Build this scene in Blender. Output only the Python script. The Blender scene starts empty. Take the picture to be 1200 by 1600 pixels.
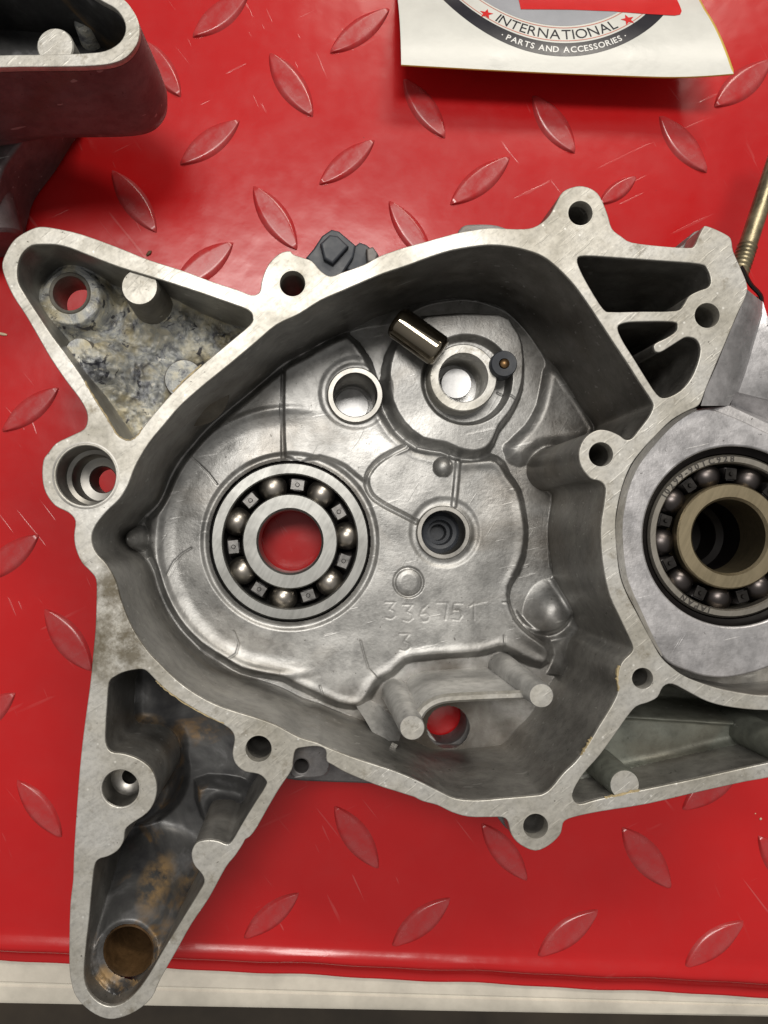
import bpy, bmesh, math, random
import numpy as np
from mathutils import Vector, Matrix
random.seed(7); np.random.seed(7)
S = bpy.context.scene
COL = S.collection
# ------------------------------------------------------------------ camera, world, lamps, exposure
# lengths below are in millimetres and scaled to metres when meshes are made
MM = 0.001
H, FPX, NX, NY = 180.0, 1164.0, 500.0, 830.0       # camera height over the machined face, focal length and nadir in photo pixels
cam = bpy.data.cameras.new('camera'); camo = bpy.data.objects.new('camera', cam); COL.objects.link(camo)
camo.location = (0, 0, H*MM); camo.rotation_euler = (0, 0, 0)
cam.sensor_fit = 'VERTICAL'; cam.sensor_height = 24; cam.lens = 24*FPX/1600
cam.shift_x = (600-NX)/1600; cam.shift_y = (NY-800)/1600
cam.clip_start = 0.005; cam.clip_end = 20
S.camera = camo
W = bpy.data.worlds.new('World'); S.world = W; W.use_nodes = True
wn = W.node_tree.nodes; wl = W.node_tree.links
bg = wn['Background']; bg.inputs[1].default_value = 1.0
tcn = wn.new('ShaderNodeTexCoord'); sepw = wn.new('ShaderNodeSeparateXYZ'); rampw = wn.new('ShaderNodeValToRGB')
mrw = wn.new('ShaderNodeMapRange'); mrw.inputs[1].default_value = -1; mrw.inputs[2].default_value = 1
wl.new(tcn.outputs['Generated'], sepw.inputs[0]); wl.new(sepw.outputs[2], mrw.inputs[0]); wl.new(mrw.outputs[0], rampw.inputs[0])
rampw.color_ramp.elements[0].position = 0.45; rampw.color_ramp.elements[0].color = (0.03, 0.027, 0.024, 1)
rampw.color_ramp.elements[1].position = 0.95; rampw.color_ramp.elements[1].color = (0.36, 0.35, 0.335, 1)
wl.new(rampw.outputs[0], bg.inputs[0])
def area(name, loc, size, size_y, power, col, target=(0, 0, 0)):
    l = bpy.data.lights.new(name, 'AREA'); l.shape = 'RECTANGLE'; l.size = size; l.size_y = size_y
    l.energy = power; l.color = col
    o = bpy.data.objects.new(name, l); COL.objects.link(o); o.location = loc
    o.rotation_euler = (Vector(target)-Vector(loc)).to_track_quat('-Z', 'Y').to_euler()
    return o
area('ceiling_lamp', (-0.08, 0.42, 1.40), 0.60, 0.26, 13.5, (1.0, 0.96, 0.90))
area('ceiling_lamp', (0.40, 1.20, 1.15), 0.70, 0.22, 12.5, (1.0, 0.93, 0.82))
S.view_settings.view_transform = 'Standard'; S.view_settings.look = 'None'
S.view_settings.exposure = -0.08; S.view_settings.gamma = 1.0
S.render.engine = 'CYCLES'

# ------------------------------------------------------------------ coordinate helpers
def sc(z): return (H-z)/FPX                         # mm per photo pixel at height z
def P(px, py, z): return ((px-NX)*sc(z), -(py-NY)*sc(z), z)
def XY(px, py, z): return ((px-NX)*sc(z), -(py-NY)*sc(z))
def smooth(pts, n=3, closed=True):
    out = []; N = len(pts); rng = range(N) if closed else range(N-1)
    for i in rng:
        if closed: p0, p1, p2, p3 = pts[i-1], pts[i], pts[(i+1) % N], pts[(i+2) % N]
        else: p0, p1, p2, p3 = pts[max(i-1, 0)], pts[i], pts[i+1], pts[min(i+2, N-1)]
        for k in range(n):
            t = k/n
            out.append(tuple(0.5*(2*p1[a]+(p2[a]-p0[a])*t+(2*p0[a]-5*p1[a]+4*p2[a]-p3[a])*t*t+(3*p1[a]-p0[a]-3*p2[a]+p3[a])*t**3) for a in (0, 1)))
    if not closed: out.append(tuple(pts[-1]))
    return out
def circ(cx, cy, r, n=40, a0=0): return [(cx+r*math.cos(a0+2*math.pi*i/n), cy+r*math.sin(a0+2*math.pi*i/n)) for i in range(n)]
def sdf(X, Y, poly):                               # signed distance, negative inside
    d = np.full(X.shape, 1e9); s = np.ones(X.shape)
    N = len(poly)
    for i in range(N):
        ax, ay = poly[i]; bx, by = poly[i-1]
        ex, ey = bx-ax, by-ay; wx, wy = X-ax, Y-ay
        L = ex*ex+ey*ey
        if L < 1e-9: continue
        t = np.clip((wx*ex+wy*ey)/L, 0, 1)
        d = np.minimum(d, (wx-ex*t)**2+(wy-ey*t)**2)
        c1 = Y >= ay; c2 = Y < by; c3 = ex*wy > ey*wx
        flip = (c1 & c2 & c3) | (~c1 & ~c2 & ~c3)
        s = np.where(flip, -s, s)
    return s*np.sqrt(d)
def dline(X, Y, pts):                              # distance to an open polyline
    d = np.full(X.shape, 1e9)
    for i in range(len(pts)-1):
        ax, ay = pts[i]; bx, by = pts[i+1]
        ex, ey = bx-ax, by-ay; wx, wy = X-ax, Y-ay
        t = np.clip((wx*ex+wy*ey)/(ex*ex+ey*ey+1e-9), 0, 1)
        d = np.minimum(d, (wx-ex*t)**2+(wy-ey*t)**2)
    return np.sqrt(d)
def sst(a, b, x):
    t = np.clip((x-a)/(b-a), 0, 1); return t*t*(3-2*t)
def vnoise(X, Y, scale, seed):                     # smooth value noise
    r = np.random.RandomState(seed); G = r.rand(64, 64)
    x = X/scale; y = Y/scale
    xi = np.floor(x).astype(int); yi = np.floor(y).astype(int); fx = x-xi; fy = y-yi
    fx = fx*fx*(3-2*fx); fy = fy*fy*(3-2*fy)
    g = lambda a, b: G[a % 64, b % 64]
    return (g(xi, yi)*(1-fx)+g(xi+1, yi)*fx)*(1-fy)+(g(xi, yi+1)*(1-fx)+g(xi+1, yi+1)*fx)*fy-0.5

# ------------------------------------------------------------------ object helpers
def link(o, parent=None, mat=None):
    COL.objects.link(o)
    if parent: o.parent = parent
    if mat: o.data.materials.clear(); o.data.materials.append(mat)
    return o
def thing(name, label, cat, group=None):
    o = bpy.data.objects.new(name, None); COL.objects.link(o); o.empty_display_size = 0.01
    o['label'] = label; o['category'] = cat
    if group: o['group'] = group
    return o
def tag(o, label, cat, group=None):
    o['label'] = label; o['category'] = cat
    if group: o['group'] = group
    return o
def mesh(name, vs, fs, mat, parent=None, smooth_deg=None, flat=False):
    me = bpy.data.meshes.new(name)
    me.from_pydata([(v[0]*MM, v[1]*MM, v[2]*MM) for v in vs], [], fs); me.update()
    if not flat: me.shade_smooth()
    o = bpy.data.objects.new(name, me); link(o, parent, mat)
    if smooth_deg and not flat: me.set_sharp_from_angle(angle=math.radians(smooth_deg))
    return o
def bm_obj(name, bm, mat, parent=None, smooth_deg=40):
    bmesh.ops.recalc_face_normals(bm, faces=bm.faces)
    me = bpy.data.meshes.new(name)
    for v in bm.verts: v.co *= MM
    bm.to_mesh(me); bm.free(); me.shade_smooth(); me.set_sharp_from_angle(angle=math.radians(smooth_deg))
    o = bpy.data.objects.new(name, me); return link(o, parent, mat)
def lathe(name, c, prof, mat, parent=None, n=64, closed=False, deg=35):
    """surface of revolution about a vertical axis at world c=(x,y) mm; prof = [(r,z)...]"""
    vs, fs = [], []; m = len(prof)
    for i in range(n):
        a = 2*math.pi*i/n
        for r, z in prof: vs.append((c[0]+r*math.cos(a), c[1]+r*math.sin(a), z))
    for i in range(n):
        j = (i+1) % n
        for k in range(m if closed else m-1):
            k2 = (k+1) % m
            fs.append((i*m+k, j*m+k, j*m+k2, i*m+k2))
    bm = bmesh.new(); vv = [bm.verts.new(v) for v in vs]
    for f in fs: bm.faces.new([vv[q] for q in f])
    bmesh.ops.remove_doubles(bm, verts=bm.verts, dist=1e-4)
    return bm_obj(name, bm, mat, parent, deg)
def plate_curve(name, loops, z0, z1, mat, parent=None, bev=0.25, res=1, deg=35):
    """solid with holes: loops are world mm xy lists; top z0, bottom z1; small rounded edges"""
    cu = bpy.data.curves.new(name, 'CURVE'); cu.dimensions = '2D'; cu.fill_mode = 'BOTH'
    cu.extrude = ((z0-z1)/2-bev)*MM; cu.bevel_depth = bev*MM; cu.bevel_resolution = res; cu.offset = -bev*MM
    for lp in loops:
        sp = cu.splines.new('POLY'); sp.points.add(len(lp)-1)
        for p, q in zip(sp.points, lp): p.co = (q[0]*MM, q[1]*MM, 0, 1)
        sp.use_cyclic_u = True
    tmp = bpy.data.objects.new('tmp', cu); COL.objects.link(tmp)
    bpy.context.view_layer.update()
    me = bpy.data.meshes.new_from_object(tmp.evaluated_get(bpy.context.evaluated_depsgraph_get()))
    bpy.data.objects.remove(tmp); bpy.data.curves.remove(cu)
    zc = (z0+z1)/2*MM
    for v in me.vertices: v.co.z += zc
    me.name = name; me.shade_smooth(); me.set_sharp_from_angle(angle=math.radians(deg))
    o = bpy.data.objects.new(name, me); return link(o, parent, mat)
def loopxy(pts, z, n=3): return [XY(x, y, z) for x, y in (smooth(pts, n) if n > 1 else pts)]
def hfield(name, x0, x1, y0, y1, step, zr, func, mat, parent):
    """cast floor: pixel grid at reference height zr, func(X,Y) -> height mm and keep mask"""
    xs = np.arange(x0, x1+step, step); ys = np.arange(y0, y1+step, step)
    X, Y = np.meshgrid(xs, ys); h, keep = func(X, Y)
    vx = (X-NX)*sc(zr); vy = -(Y-NY)*sc(zr)
    ny, nx = X.shape
    co = np.stack([vx, vy, h], -1).reshape(-1, 3)*MM
    idx = np.arange(ny*nx).reshape(ny, nx); K = keep
    ok = K[:-1, :-1] & K[1:, :-1] & K[:-1, 1:] & K[1:, 1:]
    f = np.stack([idx[:-1, :-1], idx[1:, :-1], idx[1:, 1:], idx[:-1, 1:]], -1)[ok]
    used = np.unique(f); remap = np.full(ny*nx, -1); remap[used] = np.arange(len(used))
    f = remap[f]; co = co[used]
    me = bpy.data.meshes.new(name); me.vertices.add(len(co)); me.vertices.foreach_set('co', co.ravel())
    me.loops.add(f.size); me.loops.foreach_set('vertex_index', f.ravel().astype(np.int32))
    me.polygons.add(len(f)); me.polygons.foreach_set('loop_start', np.arange(0, f.size, 4, dtype=np.int32))
    me.polygons.foreach_set('loop_total', np.full(len(f), 4, dtype=np.int32))
    me.update(calc_edges=True); me.shade_smooth()
    o = bpy.data.objects.new(name, me); return link(o, parent, mat)

# ------------------------------------------------------------------ materials
class NT:
    def __init__(s, name):
        s.m = bpy.data.materials.new(name); s.m.use_nodes = True; s.t = s.m.node_tree; s.n = s.t.nodes; s.l = s.t.links
        s.b = s.n['Principled BSDF']; s.tc = s.n.new('ShaderNodeTexCoord'); s.co = s.tc.outputs['Object']
    def map(s, scale=(1, 1, 1), rot=(0, 0, 0), src=None):
        m = s.n.new('ShaderNodeMapping'); m.vector_type = 'TEXTURE'; m.inputs['Scale'].default_value = tuple(1/q for q in scale); m.inputs['Rotation'].default_value = rot
        s.l.new(src or s.co, m.inputs[0]); return m.outputs[0]
    def noise(s, scale, detail=4, rough=0.55, co=None, dist=0.0):
        n = s.n.new('ShaderNodeTexNoise'); n.inputs['Scale'].default_value = scale; n.inputs['Detail'].default_value = detail
        n.inputs['Roughness'].default_value = rough; n.inputs['Distortion'].default_value = dist
        s.l.new(co or s.co, n.inputs['Vector']); return n.outputs['Fac']
    def vor(s, scale, co=None, feature='F1', out='Distance'):
        n = s.n.new('ShaderNodeTexVoronoi'); n.feature = feature; n.inputs['Scale'].default_value = scale
        s.l.new(co or s.co, n.inputs['Vector']); return n.outputs[out]
    def ramp(s, fac, stops):
        r = s.n.new('ShaderNodeValToRGB'); s.l.new(fac, r.inputs[0]); e = r.color_ramp.elements
        while len(e) < len(stops): e.new(0.5)
        for el, (p, c) in zip(e, stops):
            el.position = p; el.color = (c, c, c, 1) if isinstance(c, (int, float)) else (*c, 1)
        return r.outputs[0]
    def mix(s, fac, a, b, mode='MIX'):
        m = s.n.new('ShaderNodeMix'); m.data_type = 'RGBA'; m.blend_type = mode
        for k, v in ((0, fac), (6, a), (7, b)):
            sock = m.inputs[k]
            if isinstance(v, (int, float)): sock.default_value = v if k == 0 else (v, v, v, 1)
            elif isinstance(v, tuple): sock.default_value = (*v, 1)
            else: s.l.new(v, sock)
        return m.outputs[2]
    def math(s, op, a, b=0.0, c=0.0):
        m = s.n.new('ShaderNodeMath'); m.operation = op
        for i, v in enumerate((a, b, c)):
            if isinstance(v, (int, float)): m.inputs[i].default_value = v
            else: s.l.new(v, m.inputs[i])
        return m.outputs[0]
    def bump(s, h, dist, strength=1.0, prev=None):
        b = s.n.new('ShaderNodeBump'); b.inputs['Distance'].default_value = dist; b.inputs['Strength'].default_value = strength
        s.l.new(h, b.inputs['Height'])
        if prev: s.l.new(prev, b.inputs['Normal'])
        return b.outputs[0]
    def set(s, color=None, rough=None, metal=None, normal=None, coat=None, coat_r=0.1, spec=None):
        def put(k, v):
            if v is None: return
            if isinstance(v, (int, float)): s.b.inputs[k].default_value = v
            elif isinstance(v, tuple): s.b.inputs[k].default_value = (*v, 1)
            else: s.l.new(v, s.b.inputs[k])
        put('Base Color', color); put('Roughness', rough); put('Metallic', metal); put('Normal', normal)
        put('Coat Weight', coat); put('Specular IOR Level', spec)
        if coat is not None: s.b.inputs['Coat Roughness'].default_value = coat_r
        return s.m
def spot_mask(t, cx, cy, r, soft):                 # a ragged spot round a world point (mm), for stains and painted shade
    fl_ = t.n.new('ShaderNodeVectorMath'); fl_.operation = 'MULTIPLY'; t.l.new(t.co, fl_.inputs[0]); fl_.inputs[1].default_value = (1, 1, 0)
    m = t.n.new('ShaderNodeVectorMath'); m.operation = 'DISTANCE'; t.l.new(fl_.outputs[0], m.inputs[0]); m.inputs[1].default_value = (cx*MM, cy*MM, 0)
    d = t.math('ADD', m.outputs['Value'], t.math('MULTIPLY', t.math('SUBTRACT', t.noise(60, 4), 0.5), r*0.9*MM))
    k = t.n.new('ShaderNodeMapRange'); t.l.new(d, k.inputs[0]); k.inputs[1].default_value = (r+soft)*MM; k.inputs[2].default_value = (r-soft)*MM
    return k.outputs[0]

def m_machined():
    t = NT('machined_aluminium')
    big = t.noise(45, 5, 0.6); fine = t.noise(900, 3, 0.6); lay = t.noise(300, 4, 0.6, t.map((0.45, 1.6, 1), (0, 0, 0.65)))
    col = t.ramp(big, [(0.30, (0.36, 0.34, 0.29)), (0.48, (0.52, 0.50, 0.45)), (0.68, (0.66, 0.65, 0.62))])
    col = t.mix(0.5, col, t.ramp(lay, [(0.30, 0.62), (0.60, 1.0)]), 'MULTIPLY')
    col = t.mix(0.5, col, t.ramp(fine, [(0.3, 0.6), (0.55, 1.0)]), 'MULTIPLY')
    col = t.mix(t.ramp(t.noise(150, 6, 0.7), [(0.58, 0.0), (0.70, 0.7)]), col, (0.20, 0.17, 0.12))
    col = t.mix(t.ramp(t.noise(620, 3, 0.7), [(0.68, 0.0), (0.72, 0.85)]), col, (0.05, 0.045, 0.035))
    col = t.mix(t.ramp(t.vor(330), [(0.05, 0.6), (0.12, 0.0)]), col, (0.85, 0.84, 0.80))
    for cx, cy, r in ((-50, -20, 11), (-48, -31, 9), (-47, -12, 6)):
        col = t.mix(t.math('MULTIPLY', spot_mask(t, cx, cy, r, 4), t.ramp(t.noise(190, 6, 0.7), [(0.38, 0.0), (0.6, 0.8)])), col, (0.12, 0.10, 0.065))
    ch = t.vor(150, t.map((1, 1, 0.3)), 'DISTANCE_TO_EDGE')
    sc1 = t.ramp(t.noise(500, 2, 0.5, t.map((0.25, 1.8, 1), (0, 0, 0.7))), [(0.60, 0.0), (0.66, 1.0)])
    nb = t.bump(fine, 0.00006, 0.5); nb = t.bump(lay, 0.0001, 0.35, nb); nb = t.bump(sc1, 0.00004, 0.5, nb)
    r = t.ramp(big, [(0.3, 0.55), (0.7, 0.36)])
    return t.set(col, r, 0.55, nb)
def m_cast(name='cast_aluminium', lo=0.20, hi=0.50, stain=0.5, rough=(0.30, 0.48), tint=(1, 0.99, 0.96), metal=0.8, oil_shade=()):
    t = NT(name)
    big = t.noise(38, 4, 0.55, dist=0.6); med = t.noise(120, 5, 0.6, dist=0.3); fine = t.noise(1100, 3, 0.6); mot = t.noise(330, 5, 0.7)
    c = lambda v: (v*tint[0], v*tint[1], v*tint[2])
    col = t.ramp(big, [(0.3, c(lo)), (0.5, c((lo+hi)/2)), (0.7, c(hi))])
    col = t.mix(0.6, col, t.ramp(med, [(0.35, 0.55), (0.6, 1.0)]), 'MULTIPLY')
    col = t.mix(0.45, col, t.ramp(mot, [(0.38, 0.55), (0.55, 1.0)]), 'MULTIPLY')
    col = t.mix(t.math('MULTIPLY', t.ramp(t.noise(26, 5, 0.6, dist=1.0), [(0.50, 0.0), (0.68, 1.0)]), stain), col, (0.15, 0.115, 0.075))
    for cx, cy, r, so, k in oil_shade:  # dark tint: pooled oil and shade painted into recesses
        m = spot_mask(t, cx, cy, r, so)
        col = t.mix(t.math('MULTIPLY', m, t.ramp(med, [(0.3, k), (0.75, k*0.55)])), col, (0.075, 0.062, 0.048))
    spk = t.ramp(t.noise(520, 4, 0.75), [(0.66, 0.0), (0.70, 0.8)])
    col = t.mix(spk, col, (0.04, 0.035, 0.03))
    scr = t.ramp(t.noise(420, 2, 0.5, t.map((0.16, 1.8, 1), (0, 0, 0.25))), [(0.69, 0.0), (0.72, 1.0)])
    scr2 = t.ramp(t.noise(420, 2, 0.5, t.map((0.14, 1.7, 1), (0, 0, 1.05))), [(0.70, 0.0), (0.73, 1.0)])
    col = t.mix(t.math('MULTIPLY', scr, 0.3), col, (0.75, 0.74, 0.72))
    r = t.ramp(med, [(0.3, rough[0]), (0.7, rough[1])])
    nb = t.bump(big, 0.0012, 0.12); nb = t.bump(med, 0.0004, 0.14, nb); nb = t.bump(fine, 0.00009, 0.6, nb); nb = t.bump(mot, 0.00014, 0.3, nb)
    nb = t.bump(t.math('ADD', scr, scr2), 0.00004, 0.5, nb)
    return t.set(col, r, metal, nb)
def m_corroded():
    t = NT('corroded_aluminium')
    a = t.noise(140, 7, 0.72, dist=0.6); b = t.noise(90, 5, 0.6); v = t.vor(260)
    col = t.ramp(a, [(0.33, (0.055, 0.055, 0.07)), (0.42, (0.26, 0.27, 0.29)), (0.50, (0.50, 0.51, 0.49)), (0.60, (0.72, 0.69, 0.58))])
    col = t.mix(t.ramp(b, [(0.50, 0.0), (0.62, 0.75)]), col, (0.52, 0.45, 0.27))
    col = t.mix(t.ramp(t.noise(200, 4, 0.6, dist=1.2), [(0.60, 0.0), (0.64, 0.9)]), col, (0.035, 0.035, 0.05))
    col = t.mix(t.ramp(t.noise(420, 3, 0.6), [(0.63, 0.0), (0.67, 0.9)]), col, (0.75, 0.73, 0.66))
    nb = t.bump(a, 0.0016, 0.9); nb = t.bump(t.noise(600, 3, 0.6), 0.0003, 0.6, nb)
    return t.set(col, t.ramp(a, [(0.4, 0.35), (0.6, 0.7)]), 0.35, nb)
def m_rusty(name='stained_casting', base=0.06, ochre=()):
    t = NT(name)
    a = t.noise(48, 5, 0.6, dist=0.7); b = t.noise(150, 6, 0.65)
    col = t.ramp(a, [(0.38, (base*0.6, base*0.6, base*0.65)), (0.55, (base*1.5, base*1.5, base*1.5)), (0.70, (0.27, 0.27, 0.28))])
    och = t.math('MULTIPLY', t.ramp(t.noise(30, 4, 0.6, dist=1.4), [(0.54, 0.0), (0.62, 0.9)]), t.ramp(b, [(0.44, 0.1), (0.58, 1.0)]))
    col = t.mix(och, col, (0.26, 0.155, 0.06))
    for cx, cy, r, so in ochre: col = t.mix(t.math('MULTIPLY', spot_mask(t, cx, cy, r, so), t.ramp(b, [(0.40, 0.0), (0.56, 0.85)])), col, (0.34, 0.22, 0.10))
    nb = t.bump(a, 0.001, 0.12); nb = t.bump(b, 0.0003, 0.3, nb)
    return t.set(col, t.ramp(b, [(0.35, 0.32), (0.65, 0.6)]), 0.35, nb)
def m_red():
    t = NT('red_tread_plastic')
    big = t.noise(14, 4, 0.6); sm = t.noise(70, 6, 0.7)
    col = t.ramp(big, [(0.3, (0.46, 0.008, 0.010)), (0.7, (0.53, 0.012, 0.013))])
    col = t.mix(t.ramp(sm, [(0.45, 0.0), (0.75, 0.10)]), col, (0.36, 0.05, 0.05))
    s1 = t.ramp(t.noise(240, 2, 0.5, t.map((0.13, 2.2, 1), (0, 0, 0.45))), [(0.70, 0.0), (0.72, 1.0)])
    s2 = t.ramp(t.noise(240, 2, 0.5, t.map((0.10, 2.2, 1), (0, 0, -0.9))), [(0.71, 0.0), (0.73, 1.0)])
    s3 = t.ramp(t.noise(300, 2, 0.5, t.map((0.2, 2.0, 1), (0, 0, 2.0))), [(0.71, 0.0), (0.73, 1.0)])
    sc_ = t.math('MULTIPLY', t.math('MAXIMUM', s1, t.math('MAXIMUM', s2, s3)), t.ramp(t.noise(22, 3, 0.6), [(0.48, 0.0), (0.62, 1.0)]))
    col = t.mix(t.math('MULTIPLY', sc_, 0.22), col, (0.62, 0.25, 0.24))
    col = t.mix(t.ramp(t.noise(260, 4, 0.7), [(0.73, 0.0), (0.76, 0.8)]), col, (0.10, 0.02, 0.02))
    r = t.ramp(sm, [(0.35, 0.19), (0.7, 0.25)])
    nb = t.bump(big, 0.003, 0.25); nb = t.bump(t.noise(110, 4, 0.5), 0.0003, 0.25, nb); nb = t.bump(sc_, 0.00005, 0.6, nb)
    return t.set(col, r, 0.0, nb, spec=0.45)
def m_simple(name, col, rough=0.4, metal=0.0, var=0.25, scale=150, bump=0.0001, spec=None):
    t = NT(name); n = t.noise(scale, 5, 0.65)
    lo = tuple(c*(1-var) for c in col); hi = tuple(min(1, c*(1+var)) for c in col)
    c = t.ramp(n, [(0.32, lo), (0.68, hi)])
    nb = t.bump(t.noise(scale*3, 3, 0.6), bump, 0.5)
    return t.set(c, t.ramp(n, [(0.3, rough*0.8), (0.7, min(1, rough*1.25))]), metal, nb, spec=spec)
def m_steel_ring(name, col, cx, cy):
    t = NT(name)                                   # ground face: fine circular lay round the bearing axis
    m = t.n.new('ShaderNodeVectorMath'); m.operation = 'DISTANCE'; t.l.new(t.co, m.inputs[0]); m.inputs[1].default_value = (cx*MM, cy*MM, -0.02)
    c2 = t.n.new('ShaderNodeCombineXYZ'); t.l.new(m.outputs['Value'], c2.inputs[0])
    lay = t.noise(6000, 2, 0.5, c2.outputs[0]); diag = t.noise(1500, 2, 0.5, t.map((0.1, 1, 1), (0, 0, 1.1))); st = t.noise(110, 5, 0.65)
    c = t.ramp(st, [(0.35, tuple(q*0.72 for q in col)), (0.6, col)])
    c = t.mix(0.35, c, t.ramp(diag, [(0.35, 0.6), (0.6, 1.0)]), 'MULTIPLY')
    nb = t.bump(diag, 0.00002, 0.6); nb = t.bump(lay, 0.00001, 0.5, nb)
    return t.set(c, t.ramp(st, [(0.3, 0.44), (0.7, 0.34)]), 0.95, nb)
M = dict(
    face=m_machined(), cast=m_cast('cast_aluminium', 0.28, 0.56, 0.35, (0.36, 0.52), metal=0.72, oil_shade=((44, -62, 22, 7, .7), (22, -66, 20, 6, .9), (36, -56, 14, 5, .85), (62, -38, 12, 6, .6), (74, 32, 12, 6, .7), (64, 52, 12, 6, .6), (35, 66, 12, 6, .5), (64, -5, 8, 5, .5), (20, 68, 8, 5, .5))), wall=m_cast('cast_wall', 0.26, 0.46, 0.4, (0.34, 0.50), (1, 0.97, 0.91), 0.7, ((35, 75, 30, 10, .7), (66, 45, 22, 9, .6))),  # dark spots: sump oil, and shade painted on valley and upper walls
    outer=m_cast('weathered_outer_casting', 0.12, 0.26, 0.5, (0.45, 0.6), (1, 0.95, 0.95), 0.5),
    clean=m_cast('clean_cast_aluminium', 0.46, 0.68, 0.1, metal=0.5), green=m_cast('oil_filmed_casting', 0.12, 0.24, 0.3, (0.4, 0.55), (0.95, 1.0, 0.85), 0.4), corr=m_corroded(), tan=m_cast('tan_stained_casting', 0.16, 0.30, 0.9, (0.45, 0.6), (1, 0.93, 0.8), 0.4), rust=m_rusty(ochre=[(*XY(x, y, z), r_, 1.6) for x, y, z, r_ in ((172, 1120, -20, 2.2), (178, 1165, -20, 4.5), (225, 1150, -30, 5), (262, 1340, -34, 3.2), (292, 1375, -25, 1.6), (245, 1510, -6, 4), (155, 1540, -6, 3.5), (215, 1555, -6, 5.5))]), dark=m_rusty('dark_casting', 0.035),  # dark: lower-toned casting for deep pockets and hole bottoms
    red=m_red(), crank=m_cast('crank_face_casting', 0.46, 0.66, 0.12, (0.36, 0.5), (1, 0.98, 1.0), 0.7),
    steel=m_simple('ball_steel', (0.40, 0.37, 0.33), 0.33, 1.0, 0.12, 90, 0.00001),
    dsteel=m_simple('dark_ball_steel', (0.10, 0.088, 0.085), 0.34, 1.0, 0.15, 90, 0.00001),
    cage=m_simple('black_cage', (0.022, 0.02, 0.02), 0.38, 0.5, 0.4, 300, 0.00005),
    rivet=m_simple('cage_tab_steel', (0.16, 0.155, 0.15), 0.36, 0.85, 0.35, 300, 0.00005),
    pin=m_simple('polished_pin_steel', (0.30, 0.26, 0.20), 0.09, 1.0, 0.05, 60, 0.000003),
    rubber=m_simple('black_rubber', (0.035, 0.04, 0.05), 0.5, 0.0, 0.3, 200, 0.00008),
    brass=m_simple('dull_brass', (0.22, 0.13, 0.06), 0.35, 0.9, 0.3, 300, 0.00005),
    stud=m_simple('zinc_plated_stud', (0.30, 0.26, 0.17), 0.38, 0.85, 0.45, 160, 0.0002),
    bush=m_simple('steel_bushing', (0.30, 0.29, 0.27), 0.4, 0.95, 0.25, 160, 0.00004),
    disc=m_simple('turned_disc', (0.50, 0.50, 0.50), 0.42, 0.8, 0.35, 200, 0.00005),
    black=m_simple('near_black', (0.005, 0.004, 0.004), 0.5, 0.0, 0.3, 150, 0.00005, spec=0.12),  # near-black, also stands for shade inside the bearings and the bore
    brown=m_simple('brown_residue', (0.085, 0.045, 0.016), 0.55, 0.1, 0.6, 90, 0.0006),
    trim=m_simple('white_bench_trim', (0.62, 0.58, 0.50), 0.45, 0.0, 0.16, 60, 0.0001),
    card=m_simple('white_card', (0.66, 0.66, 0.62), 0.33, 0.0, 0.07, 60, 0.0002),
    floor=m_simple('brown_floor', (0.07, 0.055, 0.04), 0.7, 0.0, 0.6, 3, 0.001),
)
def flatcol(name, c, rough=0.35): return m_simple(name, c, rough, 0.0, 0.06, 80, 0.00002)
M['ink'] = flatcol('black_ink', (0.015, 0.015, 0.022)); M['inkred'] = flatcol('red_ink', (0.60, 0.02, 0.02))
M['inkgrey'] = flatcol('grey_ink', (0.36, 0.37, 0.40)); M['inkwhite'] = flatcol('white_ink', (0.72, 0.72, 0.70))
M['yellow'] = flatcol('yellowed_edge', (0.70, 0.52, 0.12)); M['inksalmon'] = flatcol('thin_red_ink', (0.55, 0.20, 0.15))
M['ring_l'] = m_steel_ring('ground_steel', (0.34, 0.34, 0.325), *XY(453, 846, -38))
M['ring_t'] = m_steel_ring('tan_filmed_steel', (0.42, 0.35, 0.23), *XY(1141, 838, -5))
M['ring_r'] = m_steel_ring('aged_ground_steel', (0.42, 0.39, 0.34), *XY(1141, 838, -5))
M['etch'] = m_simple('etched_mark', (0.05, 0.045, 0.04), 0.6, 0.3, 0.2, 200, 0.00002)
M['crumb'] = m_simple('cream_crumb', (0.62, 0.50, 0.33), 0.7, 0, 0.2, 300, 0.0001)

# ================================================================== SETTING: red tread plate, bench trim, floor
PZ = -58.0
ang = -math.atan2(52, 1200)
def edge_y(px): return 1480+52*px/1200
def plate():
    e0 = XY(0, edge_y(0), PZ); e1 = XY(1200, edge_y(1200), PZ)
    ux, uy = e1[0]-e0[0], e1[1]-e0[1]; L = math.hypot(ux, uy); ux /= L; uy /= L; nx_, ny_ = uy, -ux   # outward normal (towards the viewer's bottom)
    prof = [(-420, 0), (-200, 0), (-60, 0), (-14, 0), (-7, 0.0), (-5, 0.05), (-4, 0.35), (-3, 0.8), (-2, 1.25), (-1.2, 1.45), (-.3, 1.4), (0.6, 0.8), (1.5, -0.5), (2.3, -2.0), (3.1, -3.4), (4.0, -4.2), (5.0, -4.4), (6.0, -4.2), (6.7, -4.3), (7.0, -4.8), (6.8, -5.4)]
    vs, fs = [], []; n = 120; m = len(prof)
    for i in range(n+1):
        s = -180+(L+360)*i/n
        w = 0.35*math.sin(s*0.11)+0.25*math.sin(s*0.23+1)
        for k, (d, z) in enumerate(prof):
            dd = d+(w*0.6 if d > -3 else 0)+(s/L*1.3 if d > 3 else 0)
            vs.append((e0[0]+ux*s+nx_*dd, e0[1]+uy*s+ny_*dd, PZ+z))
    for i in range(n):
        for k in range(m-1): fs.append((i*m+k, (i+1)*m+k, (i+1)*m+k+1, i*m+k+1))
    o = mesh('bench_top', vs, [f[::-1] for f in fs], M['red']); o['kind'] = 'structure'
    o.data.polygons  # noqa
    return o
bench = plate()
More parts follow.
